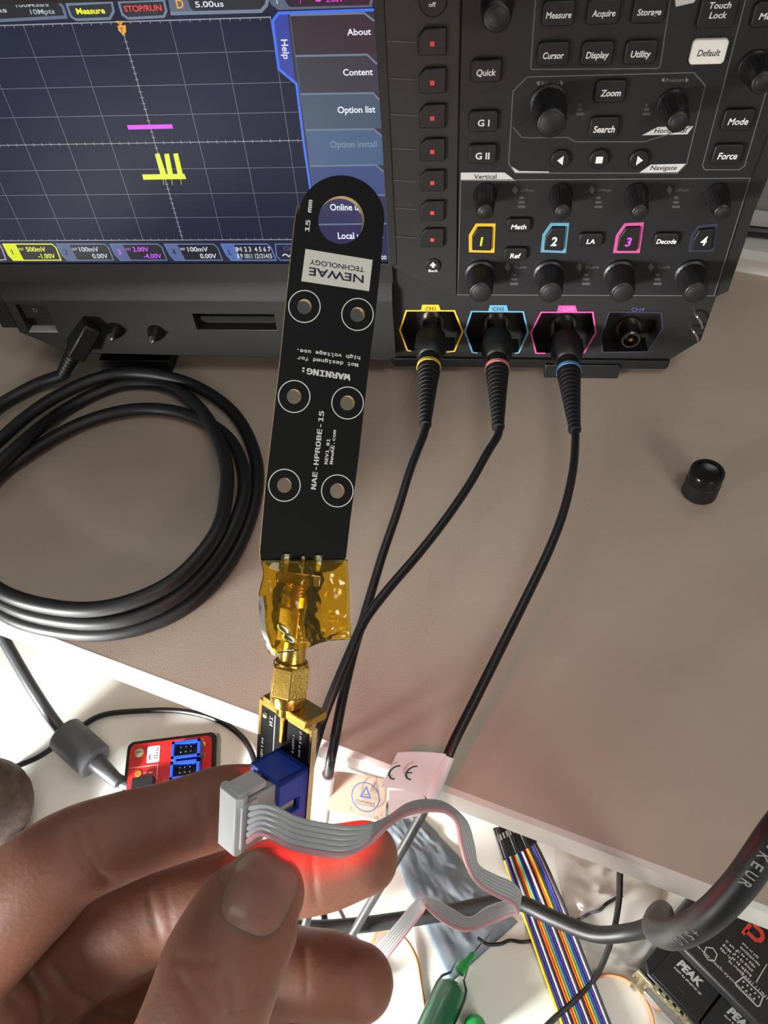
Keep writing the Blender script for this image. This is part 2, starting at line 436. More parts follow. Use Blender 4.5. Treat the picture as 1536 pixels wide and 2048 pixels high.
# foot blocks and the darker base lip
for x0, x1 in ((176, 214), (-66, -26)):
    mb = MB(); mb.prism([V((x0, -3.5, 0)), V((x1, -3.5, 0)), V((x1, -2.5, 8)), V((x0, -2.5, 8))], (0, 22, 0)); mb.build('foot', M_DARK, scope, bevel=0.4)
for x0, x1 in ((176, 214), (-66, -26)):
    mb = MB(); mb.abox(x0, x1, 85, 107, 0, 8); mb.build('foot', M_DARK, scope)
mb = MB(); mb.abox(97, 238, -1.0, 1.1, 4.6, 10.0); mb.build('base_lip', M_DARK, scope, bevel=0.3)
# --- printed outlines on the panel
z2 = lambda x, y: (740+x/1.93, y/1.93)
z3 = lambda x, y: (740+x/1.93, 320+y/1.93)
def outline_print(pts, w, rgb, closed=False, parent=scope, name='printed_outline', eps=0.06):
    mb = MB(); mb.strip([pp(x, y, eps) for x, y in pts], w, YN, closed); return mb.build(name, ink(rgb), parent, smooth=False)
def fill_print(pts, m, parent=scope, name='printed_patch', eps=0.05):
    mb = MB(); q = [pp(x, y, eps) for x, y in pts]
    nrm = (q[1]-q[0]).cross(q[2]-q[0])
    if nrm.y > 0: q.reverse()
    mb.poly(q); return mb.build(name, m, parent, smooth=False)
GL = (92, 92, 92)
outline_print([z2(640, -20), z2(620, 262), z2(628, 268), z2(1108, 264), z2(1120, 255), z2(1162, -20)], 0.45, GL)
outline_print([z2(608, 297), z2(1250, 280), z2(1294, 330), z2(1222, 632), z2(1186, 668), z2(560, 668), z2(535, 630), z2(552, 352)], 0.45, GL, True)
outline_print([z2(552, 490), z2(585, 530), z2(625, 532), z2(760, 530), z2(795, 547), z2(1060, 547), z2(1240, 490)], 0.4, GL)
outline_print([z2(1452, -10), z2(1283, 640), z2(1292, 655), z2(1425, 655), z2(1446, 640), z2(1536, 330)], 0.45, GL)
outline_print([z3(350, 78), z3(1468, 70), z3(1328, 524), z3(338, 520)], 0.45, GL, True)
outline_print([z2(348, -10), z2(338, 665)], 0.5, (20, 20, 20))
WT = mat('white_tab_print', (205, 205, 202), 0.6)
fill_print([z3(350, 48), z3(520, 48), z3(562, 80), z3(350, 80)], WT, name='section_tab')
fill_print([z2(1050, 522), z2(1110, 490), z2(1248, 487), z2(1225, 518)], WT, name='section_tab')
fill_print([z2(1038, 667), z2(1085, 635), z2(1220, 632), z2(1188, 664)], WT, name='section_tab')
fill_print([z2(1175, -30), z2(1275, -30), z2(1250, 10), z2(1180, 26)], WT, name='section_tab')
fill_print([z2(545, 642), z2(575, 660), z2(692, 662), z2(690, 669), z2(562, 668), z2(548, 655)], WT, name='section_tab')
def ptext(s, x0, x1, y, h, rgb=(232, 232, 230), parent=scope, shear=0.0, Y=None, eps=0.09, m=None, bold=0.012):
    Y = -eps if Y is None else Y
    a, b = onY(x0, y, Y), onY(x1, y, Y); t, u = onY((x0+x1)/2, y-h/2, Y), onY((x0+x1)/2, y+h/2, Y)
    text(s, (a+b)/2, XP, UP, (b-a).length, (t-u).z, m or ink(rgb), parent, shear, bold)
BK = (30, 30, 30)
ptext('Vertical', 948, 993, 353, 9, BK, eps=0.1)
ptext('Navigate', 1301, 1354, 335.5, 9, BK, shear=0.15, eps=0.1)
ptext('Horizontal', 1309, 1374, 261, 9, BK, shear=0.15, eps=0.1)
DG = (120, 120, 118)
for x, y, s in ((1100, 166, 'Scale'), (1350, 160, 'Position')):
    ptext(s, x-18, x+18, y, 7, DG, bold=0.0)
    for d in (-1, 1):
        fill_print([(x+d*28, y), (x+d*21, y-5), (x+d*21, y+5)], ink(DG), name='arrow_mark')
for x, y in ((1160, 215), (1293, 215)):
    for k in range(3):
        fill_print([(x-2-3*k, y-8+9*k), (x+2+3*k, y-8+9*k), (x+2+3*k, y-2+9*k), (x-2-3*k, y-2+9*k)], ink((70, 72, 70)), name='icon_mark')
for x, y, s in ((1043, 380, 'Offset'), (1197, 380, 'Offset'), (1352, 380, 'Offset'), (1028, 534, 'Scale'), (1172, 534, 'Scale'), (1315, 534, 'Scale')):
    ptext(s, x-1, x+26, y, 6, (88, 88, 86), bold=0.0)
    fill_print([(x-13, y-9), (x-7, y), (x-13, y+9), (x-19, y)], ink((84, 84, 82)), name='diamond_mark')
    for k in range(3):
        fill_print([(x-4-2*k, y+13+9*k), (x+4+2*k, y+13+9*k), (x+4+2*k, y+18+9*k), (x-4-2*k, y+18+9*k)], ink((72, 72, 72)), name='icon_mark')

# --- buttons
def button(cx, cy, w, h, proud=2.2, cut=None, m=M_RUBBER, name='button', bev=0.5):
    """rectangular key whose face shows at pixel cx, cy; w, h in mm"""
    p = onY(cx, cy, -proud)
    mb = MB()
    if cut:
        pts = [(-w/2, -h/2), (w/2, -h/2), (w/2, h/2), (-w/2+cut, h/2), (-w/2, h/2-cut)]
    else:
        c = 0.9; pts = [(-w/2+c, -h/2), (w/2-c, -h/2), (w/2, -h/2+c), (w/2, h/2-c), (w/2-c, h/2), (-w/2+c, h/2), (-w/2, h/2-c), (-w/2, -h/2+c)]
    mb.prism([V((p.x+u, 0.1, p.z+v)) for u, v in pts], (0, -proud-0.1, 0))
    return mb.build(name, m, scope, bevel=bev)
KEYS = [('Measure', 1092, 1143, 30), ('Acquire', 1184.5, 1231, 26.5), ('Storage', 1275, 1323, 24), ('Cursor', 1086, 1128, 111), ('Display', 1172, 1218, 110),
        ('Utility', 1262, 1302, 108), ('Quick', 953, 992, 145), ('G I', 955.5, 979, 246), ('G II', 951, 979, 312), ('Zoom', 1201, 1242, 186), ('Search', 1187, 1230, 258.5),
        ('Mode', 1456.6, 1497, 243), ('Force', 1436, 1475, 312), ('Menu', 1518.8, 1562, 32), ('Math', 1022, 1053, 453.7), ('Ref', 1020, 1042, 511.7), ('LA', 1173, 1190, 483), ('Decode', 1313, 1353, 483)]
for s, x0, x1, y in KEYS:
    small = s in ('Math', 'Ref', 'LA', 'Decode')
    b = button((x0+x1)/2, y-2, 10.6 if small else 11.6, 6.4 if small else 8.2, 2.0)
    ptext(s, x0, x1, y, (9 if small else 13) if s[0] != 'G' else 13, parent=b, shear=0.0 if s[0] == 'G' else 0.14, Y=-2.08, bold=0.022)
b = button(1438, 20, 13.0, 12.0, 2.0)
ptext('Touch', 1419, 1463, 10.4, 13, parent=b, shear=0.14, Y=-2.08, bold=0.02); ptext('Lock', 1419, 1454, 30, 13, parent=b, shear=0.14, Y=-2.08, bold=0.02)
b = button(1418, 105, 12.6, 8.4, 2.2, m=mat('ivory_key_plastic', (242, 240, 230), 0.45))
ptext('Default', 1395.4, 1440.5, 105.7, 13, BK, parent=b, shear=0.14, Y=-2.28, bold=0.01)
MRED = mat('red_key_dot', (222, 72, 66), 0.5)
for i, y in enumerate((88, 166, 237, 304, 366, 426, 480)):
    b = button(865, y-3, 10.4, 9.2, 2.8, cut=2.4, name='softkey')
    p = onY(864.5, y, -2.9); mb = MB(); mb.abox(p.x-0.85, p.x+0.85, -2.95, -2.7, p.z-0.85, p.z+0.85); mb.build('red_dot', MRED, b)
    gx = (768, 771, 775, 778, 781, 783, 785)[i]; gy = (79, 154, 226, 294, 358, 414, 471)[i]
    mb = MB(); a, c = onY(gx, gy, -1.02), onY(833, gy+3, -1.02); mb.strip([a, c], 0.75, YN); mb.build('groove', M_DARK, scope, smooth=False)
    mb = MB(); mb.strip([a-UP*0.5, c-UP*0.5], 0.18, YN); mb.build('groove_highlight', ink((110, 108, 100)), scope, smooth=False)  # pale strip painted as the highlight under the groove
def round_button(x, y, r, proud=2.0, m=M_RUBBER):
    p = onY(x, y, -proud)
    mb = MB(); mb.lathe([(0, r), (proud-0.4, r), (proud, r-0.5)], (p.x, 0, p.z), YN, 28); return mb.build('round_button', m, scope), p
for x, y, k in ((1121, 321, 0), (1198.5, 320, 1), (1279, 321, 2)):
    b, p = round_button(x, y, 3.9)
    e = V((0, -0.08, 0)); mb = MB(); c = V((p.x, -2.0, p.z))+e
    if k == 1: q = [(-1.4, -1.4), (1.4, -1.4), (1.4, 1.4), (-1.4, 1.4)]
    else: d = -1 if k == 0 else 1; q = [(-1.1*d, -2.0), (1.4*d, 0), (-1.1*d, 2.0)]
    if k == 0: q = q[::-1]
    mb.poly([c+V((u, 0, v)) for u, v in q]); mb.build('symbol', ink((235, 235, 232)), b, smooth=False)
b, p = round_button(866, 533, 3.6); c = V((p.x, -2.08, p.z))
mb = MB(); mb.poly([c+V((u, 0, v)) for u, v in ((-0.6, -0.6), (0.6, -0.6), (0.6, 0.5), (1.6, 0.5), (0, 2.4), (-1.6, 0.5), (-0.6, 0.5))]); mb.build('symbol', ink((235, 235, 232)), b, smooth=False)
ptext('Back', 857, 876, 541.5, 5, parent=b, Y=-2.08)
b, p = round_button(866, 3, 5.2); ptext('off', 857, 872, 9, 9, parent=b, Y=-2.08, bold=0.02)
# channel keys with coloured rims
CH = [('1', 963, 483, (235, 235, 60), (214, 176, 40), [z3(412, 250), z3(478, 250), z3(474, 352), z3(388, 350), z3(388, 290)]),
      ('2', 1108, 483, (235, 235, 232), (95, 150, 172), [z3(700, 248), z3(762, 248), z3(750, 353), z3(665, 350), z3(672, 288)]),
      ('3', 1257, 484, (240, 90, 240), (190, 80, 140), [z3(985, 249), z3(1050, 246), z3(1035, 353), z3(945, 353), z3(955, 292)]),
      ('4', 1408, 482, (235, 235, 232), (38, 44, 62), [z3(1266, 258), z3(1335, 250), z3(1322, 347), z3(1235, 350), z3(1242, 298)])]
for s, x, y, tc, rc, pts in CH:
    outline_print(pts, 1.5, rc, True, name='channel_key_rim', eps=0.15)
    cx = sum(p[0] for p in pts)/5; cy = sum(p[1] for p in pts)/5
    mb = MB(); mb.prism([pp(cx+(px-cx)*0.84, cy+(py-cy)*0.84, -0.1) for px, py in pts], (0, -1.7, 0)); b = mb.build('channel_key', M_RUBBER, scope, bevel=0.4)
    ptext(s, x-6, x+6, y, 17, tc, parent=b, shear=0.12, Y=-1.75, m=glow(tc) if s in '13' else None, bold=0.03)
# knobs
def knob(x, y, r, L, taper=0.85, name='knob'):
    p = onY(x, y)
    r2 = r*taper
    mb = MB(); mb.lathe([(0, r*1.12), (1.6, r*1.12), (2.2, r), (L*0.55, (r+r2)/2+0.1), (L-1.0, r2), (L-0.2, r2-0.5), (L, r2-1.1)], (p.x, 0.1, p.z), YN, 40, knurl=(2, 4, 0.32))
    k = mb.build(name, M_KNOB, scope, ang=0.9)
    mb = MB(); mb.lathe([(0, r2-1.6), (0.25, r2-2.0)], (p.x, -L+0.05, p.z), YN, 28); mb.build('knob_face', M_PANEL, k)
for x in (970, 1121, 1271, 1432): knob(x, 388, 4.6, 15.0, 0.8)
for x in (961, 1098, 1238, 1381): knob(x, 547, 6.6, 15.5, 0.84)
knob(1098, 205, 6.6, 18.0, 0.88); knob(1344, 207, 5.2, 16.0, 0.82)
knob(1508, 132, 5.2, 15.0, 0.82); knob(993, 0, 6.0, 17.0, 0.85)
# channel sockets: printed rims, tabs, recess floor, jack
RC = [(226, 182, 40), (92, 152, 182), (196, 70, 140), (40, 42, 60)]
gaps = [(3, 4, (893, 706), (822, 704)), (3, 4, (1030, 708.7), (955, 708)), (3, 4, None, (1091, 708.8)), None]
for i, h in enumerate(HEX):
    h2 = [h[3]]+[h[2], h[1], h[0], h[5], h[4]]
    g = gaps[i]
    if g:
        if g[2]: h2 = [g[2]]+h2
        h2 = h2+[g[3]]
    outline_print(h2, 0.85, RC[i], i == 3, name='channel_rim', eps=-0.75)
tabs = [[z6(205, 145), z6(215, 105), z6(325, 105), z6(340, 147)], [z6(655, 150), z6(668, 108), z6(780, 108), z6(792, 152)], [z6(1115, 155), z6(1127, 110), z6(1240, 110), z6(1253, 157)]]
for i, t in enumerate(tabs): fill_print(t, ink(RC[i]), name='channel_tab', eps=-0.8)
for i, (x0, x1, y, c) in enumerate(((851, 871, 617.5, (60, 50, 10)), (985, 1008, 618, (30, 60, 80)), (1126, 1148, 618.5, (240, 130, 200)), (1263, 1289, 619, (70, 74, 130)))):
    ptext('CH%d' % (i+1), x0, x1, y, 7.5, c, eps=-0.7)
AX = [(onY(862, 668)), (onY(993, 671)), (onY(1130, 675)), (onY(1262, 682))]
for p in AX:
    mb = MB(); mb.lathe([(0, 6.2), (1.5, 6.2), (1.5, 5.0), (11, 5.0), (11.6, 4.5), (11.6, 3.6), (4, 3.4)], (p.x, 11.9, p.z), YN, 28)
    j = mb.build('bnc_socket', mat('dark_nickel', (120, 116, 112), 0.3, 1.0) if 'dark_nickel' not in MATS else MATS['dark_nickel'], scope)
    mb = MB(); mb.lathe([(0, 1.1), (7, 1.1), (7.4, 0.7)], (p.x, 7.8, p.z), YN, 12); mb.build('centre_pin', M_GOLD, j)
# probe compensation clips at the lower right corner
for (x0, y0), (x1, y1) in (((1390, 622), (1402, 648)), ((1383, 652), (1393, 672))):
    a, c = onY(x0, y0, 0.9), onY(x1, y1, 0.9)
    mb = MB(); pts = sp3([a, a+YN*3.5, (a+c)/2+YN*4.2+XP*0.6, c+YN*3.5, c], 6); mb.tube(pts, 0.55, 8); mb.build('compensation_clip', M_STEEL, scope)

# --- the display
mb = MB(); mb.abox(-99.4, 96.9, 0.0, 0.95, 67.3, 177.9)
def screen_mat():
    m = mat('display_backlight', (10, 10, 14), 0.36, spec=0.16)
    nt = m.node_tree; b = nt.nodes['Principled BSDF']
    tc = nt.nodes.new('ShaderNodeTexCoord'); n = nt.nodes.new('ShaderNodeTexNoise'); n.inputs['Scale'].default_value = 14
    nt.links.new(tc.outputs['Object'], n.inputs['Vector'])
    r = nt.nodes.new('ShaderNodeValToRGB'); r.color_ramp.elements[0].color = (*lin((26, 28, 46)), 1); r.color_ramp.elements[1].color = (*lin((40, 44, 70)), 1)
    nt.links.new(n.outputs['Fac'], r.inputs['Fac']); nt.links.new(r.outputs[0], b.inputs['Emission Color']); b.inputs['Emission Strength'].default_value = 1
    return m
scrn = mb.build('screen', screen_mat(), scope, smooth=False)
def dline(pts, w, rgb, closed=False, name='display_line', eps=0.06):
    mb = MB(); mb.strip([pp(x, y, eps) for x, y in pts], w, YN, closed); return mb.build(name, glow(rgb), scrn, smooth=False)
def dfill(pts, rgb, name='display_block', eps=0.03):
    return fill_print(pts, glow(rgb), scrn, name, eps)
def dtext(s, x0, x1, y, h, rgb=(225, 230, 245), bold=0.012): ptext(s, x0, x1, y, h, parent=scrn, eps=0.12, m=glow(rgb), bold=bold)
ZT = 171.0
mb = MB()
for c in range(-5, 4):
    if c == 0: continue
    mb.strip([V((c*19.26, -0.03, ZT)), V((c*19.26, -0.03, ZT-8*11.45))], 0.28, YN)
for r in range(1, 8):
    if r == 4: continue
    mb.strip([V((-99, -0.03, ZT-r*11.45)), V((62 if r < 3 else 66, -0.03, ZT-r*11.45))], 0.28, YN)
mb.build('graticule', glow((96, 98, 110)), scrn, smooth=False)
mb = MB()
mb.strip([V((-99, -0.04, ZT-4*11.45)), V((66, -0.04, ZT-4*11.45))], 0.3, YN); mb.strip([V((0, -0.04, ZT)), V((0, -0.04, ZT-8*11.45))], 0.3, YN)
for r in (0, 8): mb.strip([V((-99, -0.04, ZT-r*11.45)), V((58 if r == 0 else 70, -0.04, ZT-r*11.45))], 0.4, YN)
for k in range(-25, 18):
    x = k*3.852
    for r, h in ((0, -0.9), (4, 0.7), (8, 0.9)):
        z = ZT-r*11.45; mb.strip([V((x, -0.04, z-(h if r == 4 else 0))), V((x, -0.04, z+h))], 0.25, YN)
for k in range(0, 41):
    z = ZT-k*2.29; mb.strip([V((-0.8, -0.04, z)), V((0.8, -0.04, z))], 0.22, YN)
mb.build('axis_scale', glow((150, 152, 160)), scrn, smooth=False)
k4 = lambda x, y: (x/3.9385, y/3.9385)
k2 = lambda x, y: (x/3.9385, 270+y/3.9385)
k3 = lambda x, y: (390+x/3.9385, y/3.9385)
k5 = lambda x, y: (390+x/3.9385, 270+y/3.9385)
dfill([k4(1000, 985), k4(1355, 978), k4(1364, 1012), k4(1012, 1020)], (222, 60, 236), 'magenta_trace', 0.08)
YEL = (222, 236, 20)
dfill([k2(1120, 310), k2(1452, 305), k2(1468, 346), k2(1130, 352)], YEL, 'yellow_trace', 0.08)
for q in ([(1220, 150), (1256, 145), (1312, 312), (1265, 314)], [(1293, 150), (1331, 145), (1364, 312), (1322, 312)], [(1365, 147), (1402, 143), (1440, 308), (1400, 310)]):
    dfill([k2(*p) for p in q], YEL, 'yellow_pulse', 0.085)
for x in (1285, 1353, 1424): dline([k2(x, 345), k2(x+5, 392)], 0.3, (170, 180, 40), name='yellow_spike')
ORA = (242, 160, 48)
dfill([k4(926, 200), k4(990, 197), k4(994, 250), k4(975, 278), k4(934, 240)], ORA, 'trigger_marker', 0.09)
dline([k4(922, 170), k4(968, 170), k4(946, 192)], 0.5, ORA, True, 'trigger_arrow', 0.09)
ptext('T', 240, 247, 60, 9, parent=scrn, eps=0.13, m=glow((60, 40, 20)))
# top bar
SLT = (96, 110, 132)
dfill([(-20, -4), (112, -4), (133, 35), (-20, 42)], (26, 28, 36))
dline([(-20, 42), (132, 34), (126, 14), (112, -2)], 1.1, SLT); 
dtext('100MSa/s', 30.5, 96.5, 8.6, 10, (176, 182, 190)); dtext('10Mpts', 60, 109, 23, 10, (176, 182, 190)); dtext('ns', -8, 13, 20, 10, (190, 196, 205))
mo = [k4(525, 35), k4(880, 15), k4(895, 90), k4(865, 145), k4(600, 155), k4(560, 130)]
dfill(mo, (24, 30, 46)); dline(mo, 0.9, (110, 124, 146), True); dtext('Measure', 152, 209.5, 21.6, 12, (238, 238, 40), 0.03)
so = [k4(935, 15), k4(1290, 0), k4(1310, 85), k4(1290, 130), k4(1010, 145), k4(965, 115)]
dfill(so, (22, 26, 42)); dline(so, 0.9, (110, 124, 146), True); dtext('STOP/RUN', 247.6, 323, 16.5, 12, (238, 70, 62), 0.02)
do = [(335, -8), (341, 27), (522, 22), (533, 10), (536, -8)]
dfill(do, (24, 28, 40)); dfill([(335, -8), (341, 27), (392, 26), (380, 14), (374, -8)], (84, 96, 116), eps=0.05); dline(do[1:]+do[:0], 1.2, (110, 126, 150))
dtext('D', 350.5, 368.5, 7.6, 18, (240, 160, 50), 0.02); dtext('5.00us', 390, 447, 8, 12)
to = [(536, -8), (541, 8), (557, 20), (744, 14), (747, -8)]
dfill(to, (84, 96, 116)); dfill([(571, -8), (571, 4), (580, 14), (738, 10), (742, -8)], (40, 22, 44), eps=0.05)
dtext('T', 550, 558, 3, 10); dtext('J', 596, 604, 0, 7, (240, 70, 220)); dtext('2.00V', 652, 687, -1, 9, (240, 70, 220)); dfill([(629, -3), (644, -4), (641, 3), (632, 3)], (240, 70, 220), eps=0.08)
# help menu
dfill([(557.6, 26), (748, 19), (778, 520), (640, 520), (620, 380), (593, 167.6), (557.6, 138), (545, 42)], (36, 42, 62), 'menu_panel', 0.05)
menus = [([(580, 30), (728, 26), (749, 42), (752, 108), (590, 112)], (44, 36, 48)), ([(591, 112), (734, 109), (754, 128), (757, 186), (601, 188)], (46, 50, 64)),
         ([(601, 188), (746, 186), (759, 200), (763, 257), (611, 260)], (62, 82, 104)), ([(611, 260), (747, 258), (764, 272), (769, 330), (620, 332)], (64, 92, 128)),
         ([(620, 332), (752, 330), (769, 345), (773, 390), (628, 392)], (52, 74, 124)), ([(628, 392), (772, 390), (775, 446), (634, 448)], (40, 44, 86)), ([(634, 449), (775, 447), (778, 505), (640, 508)], (36, 38, 82))]
for q, c in menus:
    dfill(q, c, 'menu_entry', 0.07); dline(q[:3] if len(q) > 4 else q[:2], 0.75, (104, 118, 142), name='menu_rule', eps=0.09); dline([q[-1], q[0]], 0.4, (74, 84, 104), name='menu_rule', eps=0.09)
dfill([k3(660, 103), k3(728, 110), k3(790, 640), k3(665, 545), k3(612, 165)], (44, 60, 158), 'help_tab', 0.09)
dline([(748, 19.5), (557.6, 26), (545, 42), (557.6, 138), (593, 167.6), (608, 290), (620, 372), (632, 470)], 1.0, (62, 112, 236), name='menu_frame', eps=0.11)
a, b = onY(570, 79, -0.12), onY(572, 118, -0.12)
text('Help', (a+b)/2, -UP, XP, (a-b).length, 2.5, glow((232, 236, 250)), scrn)
for s, x0, x1, y, c in (('About', 694, 742, 63.5, (235, 238, 248)), ('Content', 686, 745.5, 144, (235, 238, 248)), ('Option list', 675, 750.6, 219, (235, 240, 248)),
                        ('Option install', 660, 754, 288, (112, 136, 160)), ('Online upgrade', 660, 762, 414, (235, 240, 255)), ('Local upgrade', 675.6, 766, 471, (235, 240, 255))):
    dtext(s, x0, x1, y, 13, c, 0.018)
dtext('00', 762, 773, 515, 8)
# bottom bar
dfill([(-20, 485), (778, 485), (778, 521), (-20, 530)], (24, 28, 56), 'status_bar', 0.04)
def chbox(x0, x1, s, a, a0, a1, b, b0, b1, edge, tcol, fillc, numc):
    q = [(x0, 488), (x1-11, 488), (x1-3, 495), (x1+7, 520), (x0+21, 520.5), (x0+11, 510)]
    dfill(q, (26, 26, 34), 'channel_box', 0.06); dline(q, 0.6, edge, True, 'channel_box_rim', 0.08)
    dfill([(x0, 488), (x0+25, 488), (x0+42, 520), (x0+21, 520.5), (x0+11, 510)], fillc, 'channel_box_tab', 0.07)
    dtext(s, x0+14, x0+23, 504, 11, numc); dtext(a, a0, a1, 498.5, 9, tcol, 0.02); dtext(b, b0, b1, 512, 9, tcol, 0.02)
    for k in (0, 3): dline([(x0+31, 496.5+k), (x0+41, 496.2+k)], 0.32, tcol, eps=0.12)
chbox(6, 115, '1', '500mV', 52, 91, '-1.00V', 76, 110, (225, 236, 60), (232, 238, 90), (216, 232, 20), (60, 70, 20))
chbox(113, 220, '2', '100mV', 158, 197, '0.00V', 184.6, 215.5, (96, 118, 160), (196, 204, 220), (84, 100, 132), (40, 48, 72))
chbox(220, 327, '3', '2.00V', 265, 297, '-4.00V', 287, 323, (96, 118, 160), (196, 90, 240), (84, 96, 140), (214, 100, 246))
chbox(329, 438, '4', '100mV', 375, 416, '0.00V', 400, 433, (96, 118, 160), (206, 212, 228), (84, 104, 150), (40, 52, 84))
chbox(442, 545, 'L', '0 1 2 3  4 5 6 7', 471, 541, '8 9 1011 12131415', 474, 544, (96, 124, 186), (206, 212, 234), (84, 108, 170), (40, 52, 90))
q = [(551, 488), (640, 488), (640, 520), (561, 520), (553, 512)]; dline(q, 0.5, (96, 124, 186), True, 'channel_box_rim', 0.08)
dline([(565, 512), (569, 508), (573, 509), (577, 513), (581, 510)], 0.5, (225, 230, 245)); dtext('GI', 567, 582, 497, 8, (70, 80, 120))
dline([(-20, 488), (0, 490), (5, 500), (12, 519), (-20, 522)], 0.6, (180, 170, 175))
# ================================================================== CABLES ON THE SHELF
RING = [(214, 176, 52), (214, 128, 120), (84, 134, 186)]
PROBE = [
 ('black probe cable with yellow ring on channel 1, tan round-stamped flag lower down', (212, 180, 60),
  [(822, 935, 24), (794, 1025, 21), (765, 1110, 18), (735, 1210, 15), (708, 1300, 13), (686, 1392, 11), (671, 1470, 8), (660, 1530, -6), (650, 1600, -24), (641, 1680, -45), (628, 1760, -62), (615, 1835, -76), (600, 1890, -92)]),
 ('black probe cable with pink ring on channel 2, crossing over its neighbour', (216, 130, 122),
  [(975, 905, 25), (938, 970, 24), (890, 1040, 24), (835, 1110, 24), (775, 1180, 24), (730, 1240, 23), (700, 1305, 21), (670, 1375, 17), (645, 1440, 11), (628, 1500, -8), (612, 1570, -40), (600, 1650, -70), (592, 1740, -100)]),
 ('black probe cable with blue ring on channel 3, white flag near the shelf edge', (84, 134, 186),
  [(1146, 940, 26), (1128, 1020, 26), (1098, 1100, 26), (1050, 1200, 25), (1000, 1300, 23), (950, 1400, 19), (905, 1490, 14), (870, 1575, 4), (840, 1635, -12), (795, 1715, -34), (745, 1800, -66), (698, 1880, -92), (670, 1930, -106)])]
cables = []
for i, (lab, rc, path) in enumerate(PROBE):
    p = AX[i]; o = V((p.x, -2.0, p.z))
    t = thing('probe_cable', (p.x, -60, 0), lab, 'cable', 'probe cables plugged into the channel inputs')
    mb = MB(); mb.lathe([(0, 7.4), (3, 7.6), (9, 7.9), (13, 7.4), (15.5, 6.0), (16.5, 5.2), (16.6, 0.5)], o, YN, 28, knurl=(0, 2, 0.25)); mb.build('bnc_plug', M_RUBBER, t, ang=0.9)
    mb = MB(); mb.lathe([(16, 5.0), (19, 4.8), (22.6, 5.4), (22.7, 0.5)], o, YN, 24); mb.build('plug_neck', M_DARK, t)
    mb = MB(); mb.lathe([(22.5, 5.6), (22.6, 5.95), (24.4, 6.0), (24.6, 5.6)], o, YN, 28); mb.build('colour_ring', ink(rc), t)
    prof = [(24.4, 5.7)]
    for k in range(14):
        h = 26+k*2.6; r = 5.7-(5.7-2.9)*(k/13.0)**0.9
        prof += [(h, r), (h+1.7, r-0.08), (h+1.8, r-0.35), (h+2.5, r-0.35)]
    prof += [(62.8, 3.0), (64.0, 2.8), (64.2, 1.0)]
    mb = MB(); mb.lathe(prof, o, YN, 20); mb.build('strain_relief', M_RUBBER, t, ang=0.9)
    def clear(x, y, z):                          # stay on top of the shelf until past its front edge
        p = onZ(x, y, z)
        return p if (p-eA).dot(SV) < -6 or z > 4.6 else onZ(x, y, 4.6)
    pts = [o+YN*60, o+YN*68]+[clear(*q) for q in path]
    mb = MB(); mb.tube(sp3(pts, 8), 1.85, 12); mb.build('cable', M_CABLE, t); cables.append((t, pts))

# flags wrapped round two of those cables
def sheet(mb, quad, nu, nv, thick, bow=0.0, bowdir=None, wob=0.0, seed=0.0):
    """slightly bowed sheet with thickness; quad = TL, TR, BR, BL"""
    a, b, c, d = [V(q) for q in quad]
    n = (b-a).cross(d-a).normalized(); g0 = []; g1 = []
    for j in range(nv+1):
        for i in range(nu+1):
            s, t = i/nu, j/nv
            p = (a*(1-s)+b*s)*(1-t)+(d*(1-s)+c*s)*t
            p = p+(bowdir or n)*(bow*4*s*(1-s))
            if wob: p = p+n*(wob*noise.noise(V((s*3+seed, t*3, seed))))
            g0.append(p+n*thick/2); g1.append(p-n*thick/2)
    m = (nu+1)*(nv+1); fs = []
    for j in range(nv):
        for i in range(nu):
            q = (j*(nu+1)+i, j*(nu+1)+i+1, (j+1)*(nu+1)+i+1, (j+1)*(nu+1)+i)
            fs += [q, tuple(k+m for k in reversed(q))]
    rim = list(range(nu+1))+[(j+1)*(nu+1)+nu for j in range(nv)]+[nv*(nu+1)+i for i in range(nu-1, -1, -1)]+[j*(nu+1) for j in range(nv-1, 0, -1)]
    for k in range(len(rim)):
        x, y = rim[k], rim[(k+1) % len(rim)]; fs.append((y, x, x+m, y+m))
    return mb.add(g0+g1, fs)
def px_depth(p): return (V(p)-CAM).dot(FWD)
t, pts = cables[0]
cp = sp3(pts, 8)
def cable_part(cp, y0, y1):
    out = []
    for p in cp:
        r = V(p)-CAM; z = r.dot(FWD); y = 1024+FPX*r.dot(DWN)/z
        if y0 <= y <= y1: out.append(p)
    return out
sl = cable_part(sp3(pts, 30), 1548, 1640)
mb = MB(); mb.tube(sl, 2.5, 14); mb.build('label_sleeve', M_WHITEPL, t)
dd = px_depth(sl[len(sl)//2])
ft = [D(664, 1541, dd-4), D(776, 1560, dd-11), D(770, 1645, dd-11), D(655, 1620, dd-3)]
mb = MB(); sheet(mb, ft, 8, 4, 0.25, bow=1.0); fo = mb.build('label_flag', M_TAN, t)
def in_quad(q, s, tt): a, b, c, d = q; return (a*(1-s)+b*s)*(1-tt)+(d*(1-s)+c*s)*tt
def flag_frame(q, px, py, lift):
    n = (q[1]-q[0]).cross(q[3]-q[0]).normalized()
    if n.dot(CAM-q[0]) < 0: n = -n
    return onP(px, py, q[0]+n*lift, n), n
BLU = ink((40, 84, 150))
c, n = flag_frame(ft, 731, 1594, 1.9)
xd = (ft[1]-ft[0]).normalized(); yd = n.cross(xd)
mb = MB(); mb.strip([c+(xd*math.cos(w)+yd*math.sin(w))*5.4 for w in [k*math.pi/24 for k in range(48)]], 0.4, n, True); mb.build('stamp_ring', BLU, fo, smooth=False)
c2 = c+yd*1.2
mb = MB(); mb.strip([c2+xd*x+yd*y for x, y in ((-1.9, -1.2), (0.2, 2.6), (1.9, -1.2))], 0.55, n, True); mb.build('stamp_triangle', BLU, fo, smooth=False)
